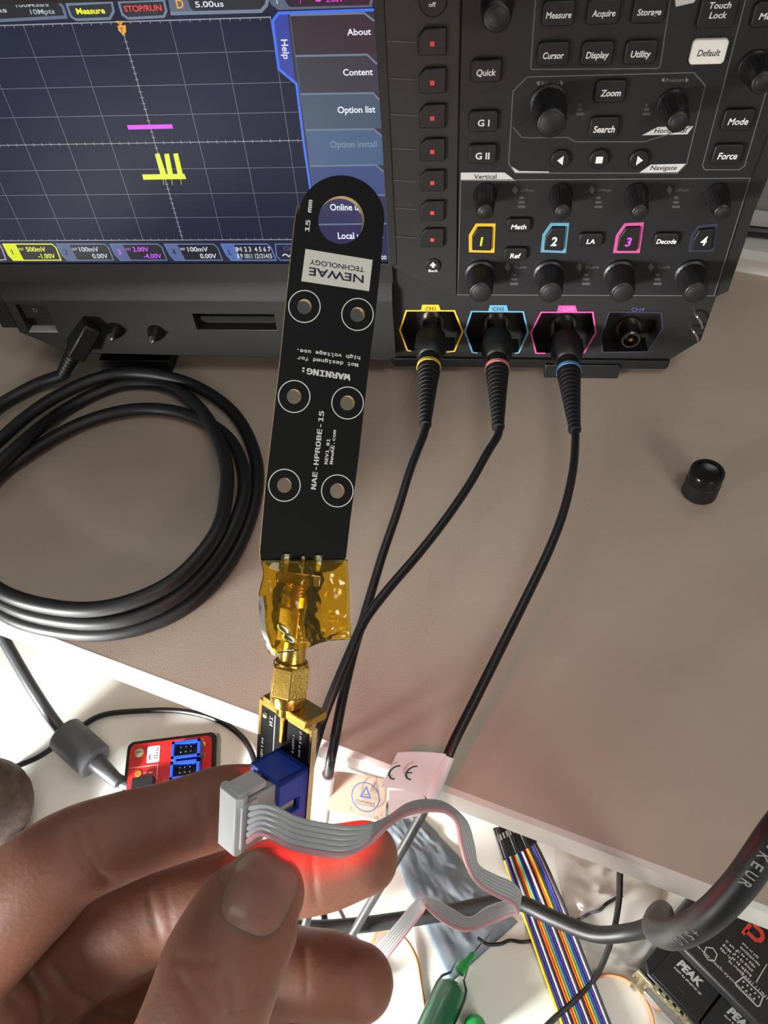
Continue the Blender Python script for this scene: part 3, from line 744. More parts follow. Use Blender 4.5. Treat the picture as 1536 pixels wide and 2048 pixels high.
mb = MB(); mb.strip([c2-yd*0.2-xd*0.9, c2-yd*0.2+xd*0.9], 0.35, n); mb.strip([c-yd*3.0-xd*4.0, c-yd*3.0+xd*4.0], 0.22, n); mb.build('stamp_line', BLU, fo, smooth=False)
text('TÜVRheinland', c-yd*1.9, xd, yd, 7.6, 1.0, ink((40, 44, 60)), fo, 0.1)
cc, _ = flag_frame(ft, 702, 1617, 1.6); text('C', cc, xd, yd, 0.9, 1.2, ink((60, 50, 46)), fo)
cc, _ = flag_frame(ft, 753, 1635, 1.6); text('US', cc, xd, yd, 1.7, 1.2, ink((60, 50, 46)), fo)

t, pts = cables[2]
sl = cable_part(sp3(pts, 30), 1508, 1592)
mb = MB(); mb.tube(sl, 2.45, 14); mb.build('label_sleeve', M_WHITEPL, t)
dd = px_depth(sl[len(sl)//2])
fq = [D(795, 1505, dd-6), D(892, 1508, dd-2), D(864, 1592, dd+1), D(762, 1574, dd-2)]
mb = MB(); sheet(mb, fq, 8, 4, 0.25, bow=0.8); fo = mb.build('label_flag', M_WHITEPL, t)
q2 = [D(778, 1581, dd+3), D(858, 1581, dd+3), D(838, 1632, dd+4), D(776, 1645, dd+4)]
mb = MB(); sheet(mb, q2, 6, 3, 0.25, bow=0.4); mb.build('label_flag', M_WHITEPL, t)
c, n = flag_frame(fq, 801, 1545, 1.5); xd = (fq[1]-fq[0]).normalized(); yd = n.cross(xd); INKB = ink((36, 36, 40))
def arc(mb, c, r, a0, a1, w):
    mb.strip([c+(xd+yd*0.0)*(math.cos(a)*r*0.9)+(yd+xd*0.18)*(math.sin(a)*r) for a in [a0+(a1-a0)*k/14 for k in range(15)]], w, n)
mb = MB(); r = 2.8
c = c+xd*1.3; arc(mb, c-xd*2.6, r, math.radians(85), math.radians(275), 0.62); arc(mb, c+xd*3.4, r, math.radians(85), math.radians(275), 0.62)
mb.strip([c+xd*0.9, c+xd*2.9], 0.55, n); mb.build('ce_mark', INKB, fo, smooth=False)

# ------- coiled black cable plugged into the front of the oscilloscope
coil = thing('coiled_cable', onZ(250, 1000), 'thick black cable coiled in loops on the shelf left of the probe', 'cable')
pl0 = onY(190, 632, -4.0); dirp = (onZ(128, 742, 10)-pl0).normalized()
a1 = pl0+dirp*23; side = dirp.cross(UP).normalized(); top = side.cross(dirp)
mb = MB(); mb.box(pl0+dirp*14, side*7.6, dirp*11, top*4.6); mb.build('plug', M_DARK, coil, bevel=1.2)
prof = []
for k in range(9): prof += [(k*2.3, 4.6-0.16*k), (k*2.3+1.3, 4.55-0.16*k), (k*2.3+1.4, 4.1-0.16*k), (k*2.3+2.2, 4.1-0.16*k)]
mb = MB(); mb.lathe(prof, a1, dirp, 16); mb.build('strain_relief', M_RUBBER, coil, ang=0.9)
e0 = a1+dirp*19
ppx = [(60, 772, 5), (-20, 828, 4), (-110, 910, 4), (-150, 1020, 4), (-110, 1130, 4), (-30, 1215, 4), (60, 1252, 4), (170, 1268, 4), (285, 1255, 4), (385, 1205, 4),
       (455, 1115, 4), (482, 1010, 4), (465, 910, 5), (400, 850, 9), (300, 822, 10), (200, 832, 10), (90, 885, 9), (0, 960, 6), (-60, 1040, 4), (-70, 1110, 10), (-20, 1180, 12), (60, 1226, 12), (170, 1246, 11), (290, 1222, 11),
       (400, 1155, 11), (468, 1060, 11), (478, 970, 11), (440, 868, 10), (385, 800, 6), (330, 765, 4), (240, 752, 4), (130, 790, 4), (30, 868, 10), (-60, 960, 11), (-100, 1060, 17), (-50, 1160, 18), (40, 1208, 18), (160, 1224, 17), (290, 1190, 17),
       (385, 1120, 17), (440, 1020, 17), (448, 930, 15), (420, 880, 13), (350, 838, 16), (250, 826, 16), (150, 862, 15), (50, 930, 14), (-30, 1010, 12), (-80, 1100, 24), (-20, 1160, 24),
       (80, 1210, 24), (200, 1205, 22)]
# loops: outer strands and inner strands
L1 = [(60, 775, 5), (-30, 835, 4), (-120, 960, 4), (-110, 1110, 4), (0, 1222, 4), (120, 1262, 4), (250, 1262, 4), (370, 1215, 4), (455, 1130, 4), (505, 1020, 4), (512, 920, 4), (470, 830, 4), (390, 772, 6), (300, 748, 8),
      (210, 752, 9), (110, 795, 10), (20, 862, 10), (-80, 970, 10), (-90, 1100, 11), (0, 1200, 11), (120, 1240, 11), (250, 1238, 11), (370, 1180, 11), (450, 1085, 11), (488, 985, 10), (475, 905, 8), (430, 855, 6), (350, 823, 5), (260, 820, 5), (160, 848, 5),
      (60, 905, 5), (-20, 970, 5), (-100, 1080, 14), (-10, 1175, 18), (110, 1215, 18), (230, 1212, 18), (350, 1160, 18), (430, 1070, 17), (452, 990, 14), (450, 920, 12), (420, 845, 10), (370, 790, 6), (310, 768, 4), (230, 772, 4), (130, 820, 4), (40, 890, 11), (-60, 985, 11), (-160, 1080, 4)]
pts = [e0-dirp*3, e0]+[onZ(*q) for q in L1]
mb = MB(); mb.tube(sp3(pts, 9), 3.25, 12); mb.build('cable', M_CABLE2, coil)

# ------- small black cap standing on the shelf
cb = onZ(1398, 985)
cap = thing('black_cap', cb, 'small black cylindrical cap standing alone on the beige shelf', 'cap')
mb = MB(); mb.lathe([(0, 7.2), (0.5, 7.7), (8.8, 7.7), (9.0, 7.5)], cb, UP, 32); mb.build('shell', M_DARK, cap)
mb = MB(); mb.lathe([(8.9, 7.5), (14.4, 7.5), (15.0, 7.1), (15.0, 5.6), (14.2, 5.4), (13.8, 3.0)], cb, UP, 32); mb.build('rim', mat('gloss_black_plastic', (14, 14, 15), 0.18), cap)
# ------- black cable on the ledge behind the oscilloscope
wq = [sh(u, DEEP+20+3*math.sin(u*0.05), 16.2) for u in range(200, 700, 25)]
mb = MB(); mb.tube(wq, 3.2, 10); tag(mb.build('wall_cable', M_CABLE, origin=sh(420, DEEP+20, 13)), 'black cable lying on the ledge behind the oscilloscope at right', 'cable')

# ================================================================== THE LOWER TABLE
# ------- ferrite-bead cable
fc = thing('ferrite_cable', onZ(160, 1480, TZ), 'charcoal cable with a grey ferrite bead beside the red board', 'cable')
pth = [(-60, 1170, -40), (-20, 1225, -60), (20, 1300, -72), (70, 1385, -84), (122, 1460, -97), (190, 1530, -100), (240, 1562, -106), (290, 1590, -107), (350, 1640, -107)]
pw = [onZ(*q) for q in pth]
mb = MB(); mb.tube(sp3(pw, 8), 3.1, 12); mb.build('cable', M_GREYCABLE, fc)
f0, f1 = onZ(128, 1466, -97), onZ(192, 1524, -100); fd = (f1-f0).normalized(); L = (f1-f0).length
mb = MB(); mb.lathe([(0, 7.0), (0.01, 8.6), (0.8, 9.4), (L-1.0, 9.4), (L, 8.4), (L+0.02, 4.0)], f0, fd, 32); fb = mb.build('ferrite_bead', M_FERRITE, fc)
mb = MB(); mb.lathe([(-0.15, 8.2), (-0.1, 4.2)], f0, fd, 28); mb.build('bead_face', M_DARK, fb)
mb = MB(); mb.lathe([(-2.2, 3.9), (-0.1, 5.0), (0.1, 5.0)], f0, fd, 20); mb.build('bead_collar', M_DARK, fb)
mb = MB(); mb.lathe([(L-1, 5.0), (L+3, 4.6), (L+16, 3.3), (L+17, 3.0)], f0, fd, 18); mb.build('bead_sleeve', M_GREYCABLE, fb)
# ------- thin dark lead arching across the table
tw = [onZ(x, y, -107.8) for x, y in ((20, 1538), (80, 1512), (140, 1470), (200, 1432), (280, 1422), (360, 1422), (430, 1438), (480, 1470), (505, 1510), (515, 1560), (512, 1620), (500, 1680))]
mb = MB(); mb.tube(sp3(tw, 8), 1.5, 10); tag(mb.build('thin_lead', M_CABLE, origin=onZ(300, 1425, TZ)), 'thin black lead arching over the white table above the red board', 'cable')
# ------- red board with two blue shrouded headers
R0, R1 = onZ(262, 1490, -104), onZ(424, 1470, -104)
ru = (R1-R0).normalized(); rv = V((ru.y, -ru.x, 0))           # rv towards the camera
RW = (R1-R0).length
red = thing('red_circuit_board', R0+ru*RW/2+rv*24-UP*5.6, 'red circuit board with blue box headers, half hidden behind the index finger', 'circuit board')
def rb(u, v, z=0.0): return R0+ru*u+rv*v+UP*z
def rrect(u0, u1, v0, v1, r, f, n=4):
    out = []
    for cx, cy, a in ((u1-r, v0+r, -90), (u1-r, v1-r, 0), (u0+r, v1-r, 90), (u0+r, v0+r, 180)):
        for k in range(n+1):
            w = math.radians(a+90*k/n); out.append(f(cx+r*math.cos(w), cy+r*math.sin(w)))
    return out
mb = MB(); mb.prism(rrect(-2.2, RW+2.2, -2.2, 52, 3.5, lambda a, b: rb(a, b, -6)), UP*4.6); mb.build('case_tray', M_DARK, red)
mb = MB(); mb.prism(rrect(0, RW, 0, 50, 3, lambda a, b: rb(a, b, -1.4)), UP*1.6); mb.build('board', M_RED, red)
mb = MB(); mb.box(rb(RW+2.9, 10, -3.5), ru*0.6, rv*11, UP*2.5); mb.build('clear_edge', M_CLEAR, red)
def ring_pad(u, v, r, name='plated_hole'):
    mb = MB(); mb.lathe([(0, r), (0.35, r), (0.35, r*0.5), (0.1, r*0.45)], rb(u, v, 0.15), UP, 20); return mb.build(name, M_GOLD, red)
mb = MB(); mb.lathe([(0, 2.6), (0.8, 2.5), (1.3, 1.6)], rb(5, 5, 0.2), UP, 20); scw = mb.build('screw', M_TIN, red)
mb = MB(); mb.box(rb(5, 5, 1.45), ru*1.3, rv*0.22, UP*0.12); mb.build('screw_slot', M_DARK, scw)
for u, v in ((RW-4.6, 4.8), (RW-4.6, 10.2), (5.2, 16)): ring_pad(u, v, 1.7)
mb = MB(); mb.prism(rrect(9.0, 15.5, 2.2, 11, 0.8, lambda a, b: rb(a, b, 0.22)), UP*0.12); pd = mb.build('white_patch', M_SILK, red)
text('E:1', rb(11.6, 8.0, 0.42), ru, -rv, 3.0, 2.4, ink((40, 40, 40)), pd)
mb = MB()
for k in range(5): mb.box(rb(14.2, 3.6+k*1.3, 0.4), ru*0.7, rv*0.22, UP*0.04)
mb.build('print_marks', ink((60, 60, 60)), pd)
marks(rb(31, 1.6, 0.28), ru, -rv, 14, 0.9, M_SILK, red); marks(rb(10.5, 16, 0.28), ru, -rv, 5, 1.1, M_SILK, red)
mb = MB()
mb.strip([rb(1, 12.5, 0.26), rb(15, 12.5, 0.26), rb(15, 20, 0.26)], 0.25, UP); mb.strip([rb(22.5, 2.5, 0.26), rb(22.5, 22, 0.26)], 0.25, UP); mb.build('silkscreen', M_SILK, red, smooth=False)
for v0 in (4.0, 14.6):
    mb = MB(); c0 = rb(30.5, v0+4.4, 3.2)
    for s in (-1, 1):
        mb.box(c0+ru*s*6.6, ru*0.7, rv*4.6, UP*3.0); mb.box(c0+rv*s*3.9, ru*7.3, rv*0.7, UP*3.0)
    h = mb.build('box_header', M_BLUE, red)
    mb = MB(); mb.box(c0-UP*2.4, ru*6, rv*3.3, UP*0.5); mb.build('header_floor', M_DARK, h)
    for i in range(3):
        for j in range(2):
            mb = MB(); mb.box(c0+ru*((i-1)*2.54)+rv*((j-0.5)*2.54), ru*0.32, rv*0.32, UP*2.4); mb.build('pin', M_STEEL, h)
mb = MB(); mb.box(rb(9, 23, 2.0), ru*5.5, rv*4, UP*1.9); mb.build('black_jack', M_DARK, red, bevel=0.4)
# ------- brown round thing and the slate base it sits beside
bc = onZ(-32, 1610, TZ+22)
mb = MB(); mb.lathe([(-22, 9)]+[(22*math.sin(a), 22*math.cos(a)) for a in [math.radians(k) for k in range(-62, 88, 10)]], bc, UP, 40)
tag(mb.build('round_knob', M_BROWN, origin=bc-UP*22, ang=1.2), 'dark brown mottled rounded knob at the left edge on the table', 'knob')
sb = onZ(-5, 1708, TZ+7); mb = MB(); mb.box(sb, ru*17, rv*8, UP*7); tag(mb.build('slate_block', M_SLATE, origin=sb-UP*7, bevel=1.5), 'dark slate block below the brown knob at the left edge', 'block')

# ------- antistatic bag
bag = thing('antistatic_bag', onZ(880, 1800, TZ), 'crumpled blue-grey antistatic bag lying under the grey ribbon cable', 'bag')
BQ = [onZ(742, 1600, TZ+2), onZ(838, 1625, TZ+2), onZ(1036, 1842, TZ+2), onZ(900, 1966, TZ+2)]
def crumple(quad, nu, nv, amp, z0, seed, freq=5.0, gap=0.12):
    a, b, c, d = quad; g = []
    for j in range(nv+1):
        for i in range(nu+1):
            s, q = i/nu, j/nv; p = in_quad((a, b, c, d), s, q)
            h = noise.fractal(V((s*freq+seed, q*freq*1.6, seed*1.7)), 0.9, 2.1, 4)
            e = min(1.0, 4*min(s, 1-s, q, 1-q)+0.12)
            p = p+(a-b).normalized()*(noise.noise(V((q*9, seed, 0)))*1.4*(1 if i in (0, nu) else 0))
            g.append(V((p.x, p.y, z0+max(0.0, (h*0.8+0.6))*amp*e)))
    fs = [(j*(nu+1)+i, (j+1)*(nu+1)+i, (j+1)*(nu+1)+i+1, j*(nu+1)+i+1) for j in range(nv) for i in range(nu)]
    return g, fs
g, fs = crumple(BQ, 40, 64, 1.7, TZ+0.7, 3.1); mb = MB(); mb.add(g, fs); fr = mb.build('front_film', M_BAG, bag, ang=1.0)
sm = fr.modifiers.new('thickness', 'SOLIDIFY'); sm.thickness = 0.0001
g, fs = crumple(BQ, 14, 20, 0.3, TZ+0.15, 8.1); mb = MB(); mb.add(g, fs); bk = mb.build('back_film', M_BAG, bag, ang=1.0)
sm = bk.modifiers.new('thickness', 'SOLIDIFY'); sm.thickness = 0.0001
# ------- clear crumpled film under the shelf edge
CQ = [onZ(1110, 1695, TZ), onZ(1330, 1765, TZ), onZ(1285, 1960, TZ), onZ(1135, 1880, TZ)]
g, fs = crumple(CQ, 28, 36, 4.5, TZ+0.2, 5.7, 3.0); mb = MB(); mb.add(g, fs)
cf = mb.build('clear_film', M_BAGCLEAR, origin=onZ(1210, 1800, TZ), ang=1.0)
tag(cf, 'crumpled clear plastic film on the table under the shelf edge', 'film'); sm = cf.modifiers.new('thickness', 'SOLIDIFY'); sm.thickness = 0.0001

# ------- rainbow jumper wires
jw = thing('jumper_wire_bundle', onZ(1090, 1850, TZ), 'flat rainbow bundle of jumper wires with black plug housings', 'jumper wires')
WC = [(226, 206, 40), (62, 60, 140), (58, 56, 128), (226, 226, 226), (44, 40, 40), (226, 92, 40), (240, 150, 40), (70, 150, 150), (60, 62, 150), (64, 58, 130), (228, 228, 228), (50, 42, 38), (222, 96, 36), (240, 168, 44), (74, 150, 150), (58, 62, 150), (66, 62, 140), (228, 228, 230), (60, 62, 66)]
WN = ['yellow', 'indigo', 'violet', 'white', 'black', 'red', 'orange', 'teal', 'blue', 'purple', 'white', 'black', 'red', 'orange', 'teal', 'blue', 'purple', 'white', 'grey']
Lft = [(1002, 1702, 8), (1020, 1758, 6), (1060, 1872, 3), (1090, 1958, 2), (1122, 2048, 2), (1150, 2130, 2)]
Rgt = [(1064, 1668, 8), (1096, 1732, 6), (1142, 1841, 3), (1180, 1938, 2), (1223, 2048, 2), (1258, 2130, 2)]
NW = len(WC)
for i, c in enumerate(WC):
    f = (i+0.5)/NW
    pts = [onZ(a[0]*(1-f)+b[0]*f, a[1]*(1-f)+b[1]*f, TZ+a[2]+(0.5*math.sin(i*2.1) if k < 2 else 0)) for k, (a, b) in enumerate(zip(Lft, Rgt))]
    P = sp3(pts, 6)
    mb = MB(); mb.tube(P, 0.62 if c != (44, 40, 40) else 0.5, 8)
    mb.build('wire', MATS.get('wire_%d_%d_%d' % c) or mat('wire_%d_%d_%d' % c, c, 0.4), jw)
    d = (P[0]-P[2]).normalized()+UP*0.12; d.normalize(); sd = d.cross(UP).normalized(); up2 = sd.cross(d)
    row = i % 2; base = P[0]-d*2.5+up2*(row*2.0+0.3)
    mb = MB(); mb.box(base+d*5.5, sd*1.0, d*(6.5+0.8*random.random()), up2*1.05); h = mb.build('plug_housing', M_DARK, jw, bevel=0.25)
    mb = MB(); mb.box(base+d*8.0+up2*1.07, sd*0.45, d*1.3, up2*0.06); mb.build('contact_window', M_STEEL, h)

# ------- power cable that sweeps in from the right and loops
pc = thing('power_cable', onZ(1100, 1830, TZ), 'thick black power cable printed with white letters, looping at right', 'cable')
K = [(1640, 1560, 150), (1560, 1655, 150), (1480, 1768, 154), (1410, 1838, 160), (1348, 1868, 172), (1312, 1858, 196), (1314, 1834, 228), (1324, 1822, 252), (1326, 1830, 272), (1308, 1848, 290), (1262, 1864, 305), (1190, 1868, 316), (1110, 1838, 326),
     (1040, 1806, 334), (985, 1806, 336), (900, 1824, 336), (800, 1840, 336), (700, 1852, 336), (620, 1856, 336), (540, 1850, 338), (450, 1840, 340)]
pk = [V((620, -60, 4.5)), V((520, -80, 6)), V((420, -105, 28)), V((330, -140, 76)), V((255, -188, 120)), V((219, -232, 130))]+[D(*q) for q in K]
pk = [p if p.z > TZ+3.7 else V((p.x, p.y, TZ+3.7)) for p in pk]
mb = MB(); PC = sp3(pk, 12); mb.tube(PC, [3.35 for k in range(len(PC))], 20); pco = mb.build('cable', M_CABLE2, pc)
def text_along(s, path, radius, size, m, parent, start, toward, flip=False):
    """letters set one by one along a cable, on the side that faces 'toward'"""
    d = 0.0; prev = path[0]; acc = [0.0]
    for a, b in zip(path, path[1:]): acc.append(acc[-1]+(b-a).length)
    pos = start
    for ch in s:
        k = max(i for i in range(len(acc)) if acc[i] <= pos); f = (pos-acc[k])/max(1e-6, acc[k+1]-acc[k])
        p = path[k].lerp(path[k+1], f); tg = (path[k+1]-path[k]).normalized()
        n = (toward-p); n = (n-tg*n.dot(tg)).normalized()
        if ch != ' ':
            xd = tg if not flip else -tg; yd = n.cross(xd)
            w = {'-': 0.55, '1': 0.5, 'I': 0.3, 'M': 1.25}.get(ch, 0.85)*size
            text(ch, p+n*(radius+0.06), xd, yd, w*0.8, size, m, parent, 0.0, 0.02)
        pos += size*1.05
def arc_at(path, px):
    L = 0.0
    for a, b in zip(path, path[1:]):
        r = b-CAM
        if 768+FPX*r.dot(RGT)/r.dot(FWD) < px: return L
        L += (b-a).length
    return L
text_along('MA-KEUR', PC, 3.35, 2.1, ink((150, 150, 148)), pco, arc_at(PC, 1560), CAM+DWN*60)
text_along('+SIO', PC, 3.35, 2.0, ink((120, 120, 118)), pco, arc_at(PC, 1400), CAM+DWN*60)

# ------- dark lead dropping from the shelf, twisted thin leads, orange fine wire
def lead(name, px, r, m, label, cat='wire', n=8, z=None):
    pts = [onZ(x, y, TZ+h) for x, y, h in px]
    mb = MB(); mb.tube(sp3(pts, 8), r, n); return tag(mb.build(name, m, origin=V((pts[0].x, pts[0].y, TZ))), label, cat)
lead('drop_lead', [(1243, 1700, 70), (1240, 1745, 60), (1238, 1800, 42), (1228, 1860, 22), (1212, 1910, 8), (1190, 1955, 2), (1150, 2000, 2), (1110, 2036, 2), (1060, 2085, 2)], 1.3, M_CABLE, 'black lead dropping straight down from under the shelf edge', 'wire')
lead('twisted_lead', [(955, 1876, 4), (975, 1888, 3), (1000, 1888, 2), (1020, 1881, 1), (1045, 1884, 1), (1075, 1880, 1)], 0.8, M_CABLE, 'thin kinked black wire left of the rainbow bundle', 'wire')
lead('kinked_lead', [(1130, 1850, 1), (1160, 1838, 1.5), (1180, 1826, 2), (1200, 1820, 2), (1215, 1806, 3), (1245, 1790, 5)], 0.8, M_CABLE, 'thin kinked black wire right of the rainbow bundle', 'wire')
lead('orange_wire', [(742, 1890, 2), (755, 1866, 4), (778, 1860, 4), (808, 1876, 2), (832, 1915, 1), (842, 1970, 0.6), (850, 2030, 0.6), (852, 2090, 0.6)], 0.75, M_COPPER, 'fine orange wire curling down beside the green syringe', 'wire')
lead('copper_wire', [(1188, 1958, 1), (1215, 1950, 1), (1250, 1958, 1), (1280, 1985, 1), (1300, 2020, 1), (1308, 2060, 1), (1300, 2100, 1)], 0.75, M_COPPER, 'fine copper-coloured wire loop beside the black serial adapters', 'wire')
lead('grey_lead', [(660, 1780, 6), (680, 1820, 10), (700, 1858, 6), (728, 1902, 2), (760, 1960, 2)], 0.9, M_GREYPL, 'pale grey thin wire crossing behind the middle finger', 'wire')
lead('stub_lead', [(640, 1790, 5), (648, 1830, 7), (652, 1870, 7), (640, 1920, 3)], 1.6, M_CABLE, 'short dark wire between the middle and ring fingers', 'wire')

# ------- syringe with green paste
s0, s1 = onZ(845, 2110, TZ+7.6), onZ(912, 1958, TZ+7.6); sd = (s1-s0).normalized(); SL = (s1-s0).length
syr = thing('syringe', s0-UP*7.6, 'syringe of dark green paste with a needle tip', 'syringe')
mb = MB(); mb.lathe([(0, 6.2), (SL-6, 6.2), (SL-3, 5.4), (SL-1, 2.4), (SL-0.9, 0.4)], s0, sd, 28); mb.build('paste', M_GREEN, syr)
mb = MB(); mb.lathe([(0, 7.0), (SL-5, 7.0), (SL-1.5, 6.2), (SL+1.5, 3.4), (SL+6, 3.0), (SL+6.1, 1.0)], s0, sd, 28); mb.build('barrel', M_CLEAR, syr)
s2 = s1+sd*3.0; nd = (onZ(951, 1902, TZ+5)-s2).normalized()
mb = MB(); mb.lathe([(0, 2.4), (4, 2.2), (5, 1.5), (10, 1.1), (10.2, 0.3)], s2, nd, 16); mb.build('needle_hub', M_GREENCAP, syr)
mb = MB(); mb.lathe([(9, 0.45), (24, 0.45), (25, 0.1)], s2, nd, 8); mb.build('needle', M_STEEL, syr)
gc = onZ(948, 2058, TZ); gcap = thing('green_cap', gc, 'small bright green cap at the bottom edge beside the syringe', 'cap')
mb = MB(); mb.lathe([(0, 4.2), (5, 4.2), (5.6, 4.8), (8, 4.6), (10.5, 3.0), (11, 1.0)], gc, UP, 24, knurl=(0, 2, 0.3)); mb.build('cap_body', M_GREENCAP, gcap)

# ------- black interface box with two serial adapters plugged into it
BZ = TZ+24
i0, i1 = onZ(1384, 1916, BZ), onZ(1518, 2050, BZ)
iu = (i1-i0).normalized(); iv = V((-iu.y, iu.x, 0))
if iv.dot(onZ(1500, 1900, BZ)-i0) < 0: iv = -iv
box_ = thing('interface_box', i0+iu*45+iv*30-UP*24, 'black interface box with white printing half under the shelf', 'interface box')
mb = MB(); mb.box(i0+iu*38+iv*36-UP*12, iu*52, iv*36, UP*12); mb.build('housing', mat('black_box_paint', (36, 36, 37), 0.5, var=0.1), box_, bevel=1.2)
WI = ink((206, 206, 204))
def bt(s, px, py, w, h, m=WI): text(s, onZ(px, py, BZ+0.08), iu, iv, w, h, m, box_)
bt('www.peak-system.com', 1450, 1945, 26, 1.1); bt('CAN1 / LIN1', 1508, 1970, 12, 1.2)
for k, (a, w) in enumerate((('', 9), ('', 11), ('', 10), ('', 10), ('', 11), ('', 9))):
    marks(onZ(1494, 1915, BZ+0.08)+iv*(3.2-k*1.9)+iu*(w/2-5), iu, iv, w*0.8, 1.1, WI, box_)
for k in range(3): marks(onZ(1463, 1892, BZ+0.08)-iv*k*2.0, iu, iv, 5, 1.1, WI, box_)
cI = onZ(1500, 1982, BZ+0.08)
mb = MB(); mb.strip([cI+iu*x+iv*y for x, y in ((-5.2, -1.6), (-4.4, 2.2), (4.4, 2.2), (5.2, -1.6), (4.6, -2.4), (-4.6, -2.4))], 0.5, UP, True)
for k in range(9): mb.strip([cI+iu*((k % 5-2)*1.7+(0.8 if k > 4 else 0))+iv*(0.9 if k < 5 else -1.0)-iu*0.35, cI+iu*((k % 5-2)*1.7+(0.8 if k > 4 else 0))+iv*(0.9 if k < 5 else -1.0)+iu*0.35], 0.7, UP)
mb.build('printed_socket', WI, box_, smooth=False)
cI = onZ(1421, 1908, BZ+0.08); mb = MB(); mb.strip([cI+V((math.cos(k*math.pi/3), math.sin(k*math.pi/3), 0))*2.6 for k in range(6)], 0.4, UP, True); mb.build('printed_hexagon', WI, box_, smooth=False)
cI = onZ(1508, 1868, BZ+0.1); mb = MB()
mb.strip([cI-iu*3+iv*3.4, cI-iu*3-iv*3.4], 1.6, UP); mb.strip([cI-iu*3+iv*3, cI+iu*1.6+iv*3, cI+iu*3+iv*1.6, cI+iu*3-iv*0.2, cI+iu*1.6-iv*1.4, cI-iu*3-iv*1.4], 1.6, UP); mb.build('red_emblem', M_REDLOGO, box_, smooth=False)
mb = MB(); mb.strip([onZ(1512, 1965, BZ+0.08), onZ(1534, 1928, BZ+0.08)], 0.4, UP); mb.build('printed_rule', WI, box_, smooth=False)
def adapter(px, py, label):
    c = onZ(px, py, TZ+9)
    t = thing('serial_adapter', c-UP*9, label, 'adapter', 'serial adapters in front of the interface box')
    a, b = iu, -iv                                  # b points away from the box
    mb = MB(); mb.prism([c-UP*7.5+a*x+b*y for x, y in ((-12, -9), (12, -9), (15.5, -5.5), (15.5, 5.5), (12, 9), (-12, 9), (-15.5, 5.5), (-15.5, -5.5))], UP*15); h = mb.build('hood', M_DARK, t, bevel=0.8)
    mb = MB(); mb.prism([c+UP*7.5+a*x+b*y for x, y in ((-11, -7.6), (11, -7.6), (11, 7.6), (-11, 7.6))], UP*0.5); mb.build('raised_panel', M_PANEL, h, bevel=0.2)
    text('PEAK', c+UP*8.1-b*4.2-a*1, a, -b, 11, 3.0, WI, h, 0.15, 0.05); marks(c+UP*8.1-b*1.2, a, -b, 13, 0.9, WI, h)
    mb = MB(); mb.strip([c+UP*8.08+b*3.5+a*x for x in (-2, 2)], 0.3, UP); mb.build('moulded_mark', M_SLATE, h, smooth=False)
    for s in (-1, 1):
        mb = MB(); mb.box(c+b*s*10.0, a*15.5, b*0.6, UP*6.2); fl_ = mb.build('metal_flange', M_TIN, t, bevel=0.3)
        mb = MB(); mb.prism([c+b*s*10.4-UP*3.6+a*x+UP*0 for x in (-8.2, 8.2)]+[c+b*s*10.4+UP*3.6+a*x for x in (9.2, -9.2)], b*s*3.4); mb.build('socket_shell', M_STEEL, t, bevel=0.4)
        for q in (-1, 1):
            mb = MB(); mb.lathe([(0, 2.6), (4.2, 2.6), (4.2, 1.6), (5.6, 1.5)], c+a*q*12.5+b*s*10.2, b*s, 6); mb.build('hex_standoff', M_TIN, t)
        for k in range(5):
            mb = MB(); mb.box(c+b*s*10.0+UP*6.6+a*(k-2)*3.4, a*0.9, b*1.0, UP*0.5); mb.build('grip_tab', M_TIN, fl_)
    return t
adapter(1362, 1972, 'black serial adapter lying left of the interface box, farther from the bottom edge')
adapter(1462, 2068, 'black serial adapter cut off by the bottom edge, below the interface box')
# ================================================================== THE PROBE HELD IN THE AIR
PN = (-FWD*math.cos(math.radians(17))+RGT*math.sin(math.radians(17))).normalized()
P0 = D(630, 800, 178.0)
def pb(x, y, lift=0.0): return onP(x, y, P0, PN)+PN*lift
probe = thing('near_field_probe', pb(607, 1135), 'long black near-field probe board with a ring end, held up before the oscilloscope', 'probe')
lft = [(590, 442), (571, 617), (563, 700), (547, 839), (531.6, 969.5), (520, 1104), (521.5, 1120), (536, 1132), (556, 1141), (600, 1147), (640, 1147), (668, 1141), (684, 1128), (692, 1115)]
rgt = [(701, 1037), (716, 925), (727, 826), (741.6, 700), (749, 647), (762, 524), (768.6, 438)]
cx, cy, rx, ry = 682.5, 438, 86.5, 87.5
arc_ = [(cx+rx*math.cos(a), cy+ry*math.sin(a)) for a in [math.radians(k) for k in range(-8, -180, -8)]]
outer = lft+rgt+arc_+[(596, 408)]
RINGS = [(608.7, 613), (714.9, 629), (588.2, 793), (695, 806), (568.7, 970.6), (674.5, 981.8)]
holes = [[(682.5+46*math.cos(a), 440+48*math.sin(a)) for a in [2*math.pi*k/40 for k in range(40)]]]
holes += [[(x+14.6*math.cos(a), y+15*math.sin(a)) for a in [2*math.pi*k/24 for k in range(24)]] for x, y in RINGS]
mb = MB(); plate(mb, outer, holes, lambda u, v, w: pb(u, v, -w), 0.0, 1.6)
o = mb.build('board', [M_PCB, M_FR4], probe, smooth=False, recalc=True)
for f in o.data.polygons:
    if abs(f.normal.dot(PN)) < 0.5: f.material_index = 1
def pcb_text(s, c, rd, ud, L, h, m=M_SILK, parent=probe, lift=0.06, bold=0.022):
    a = pb(c[0], c[1], lift); x = pb(c[0]+rd[0]*10, c[1]+rd[1]*10, lift)-a
    y = pb(c[0]+ud[0]*10, c[1]+ud[1]*10, lift)-a; y = y-x.normalized()*y.dot(x.normalized())
    n1 = math.hypot(*rd); n2 = math.hypot(*ud)
    text(s, a, x, y, L*x.length/(10*n1), h*y.length/(10*n2), m, parent, 0.0, bold)
mb = MB(); q = [(610.7, 498), (745, 520), (737.9, 582.6), (602.5, 562.5)]
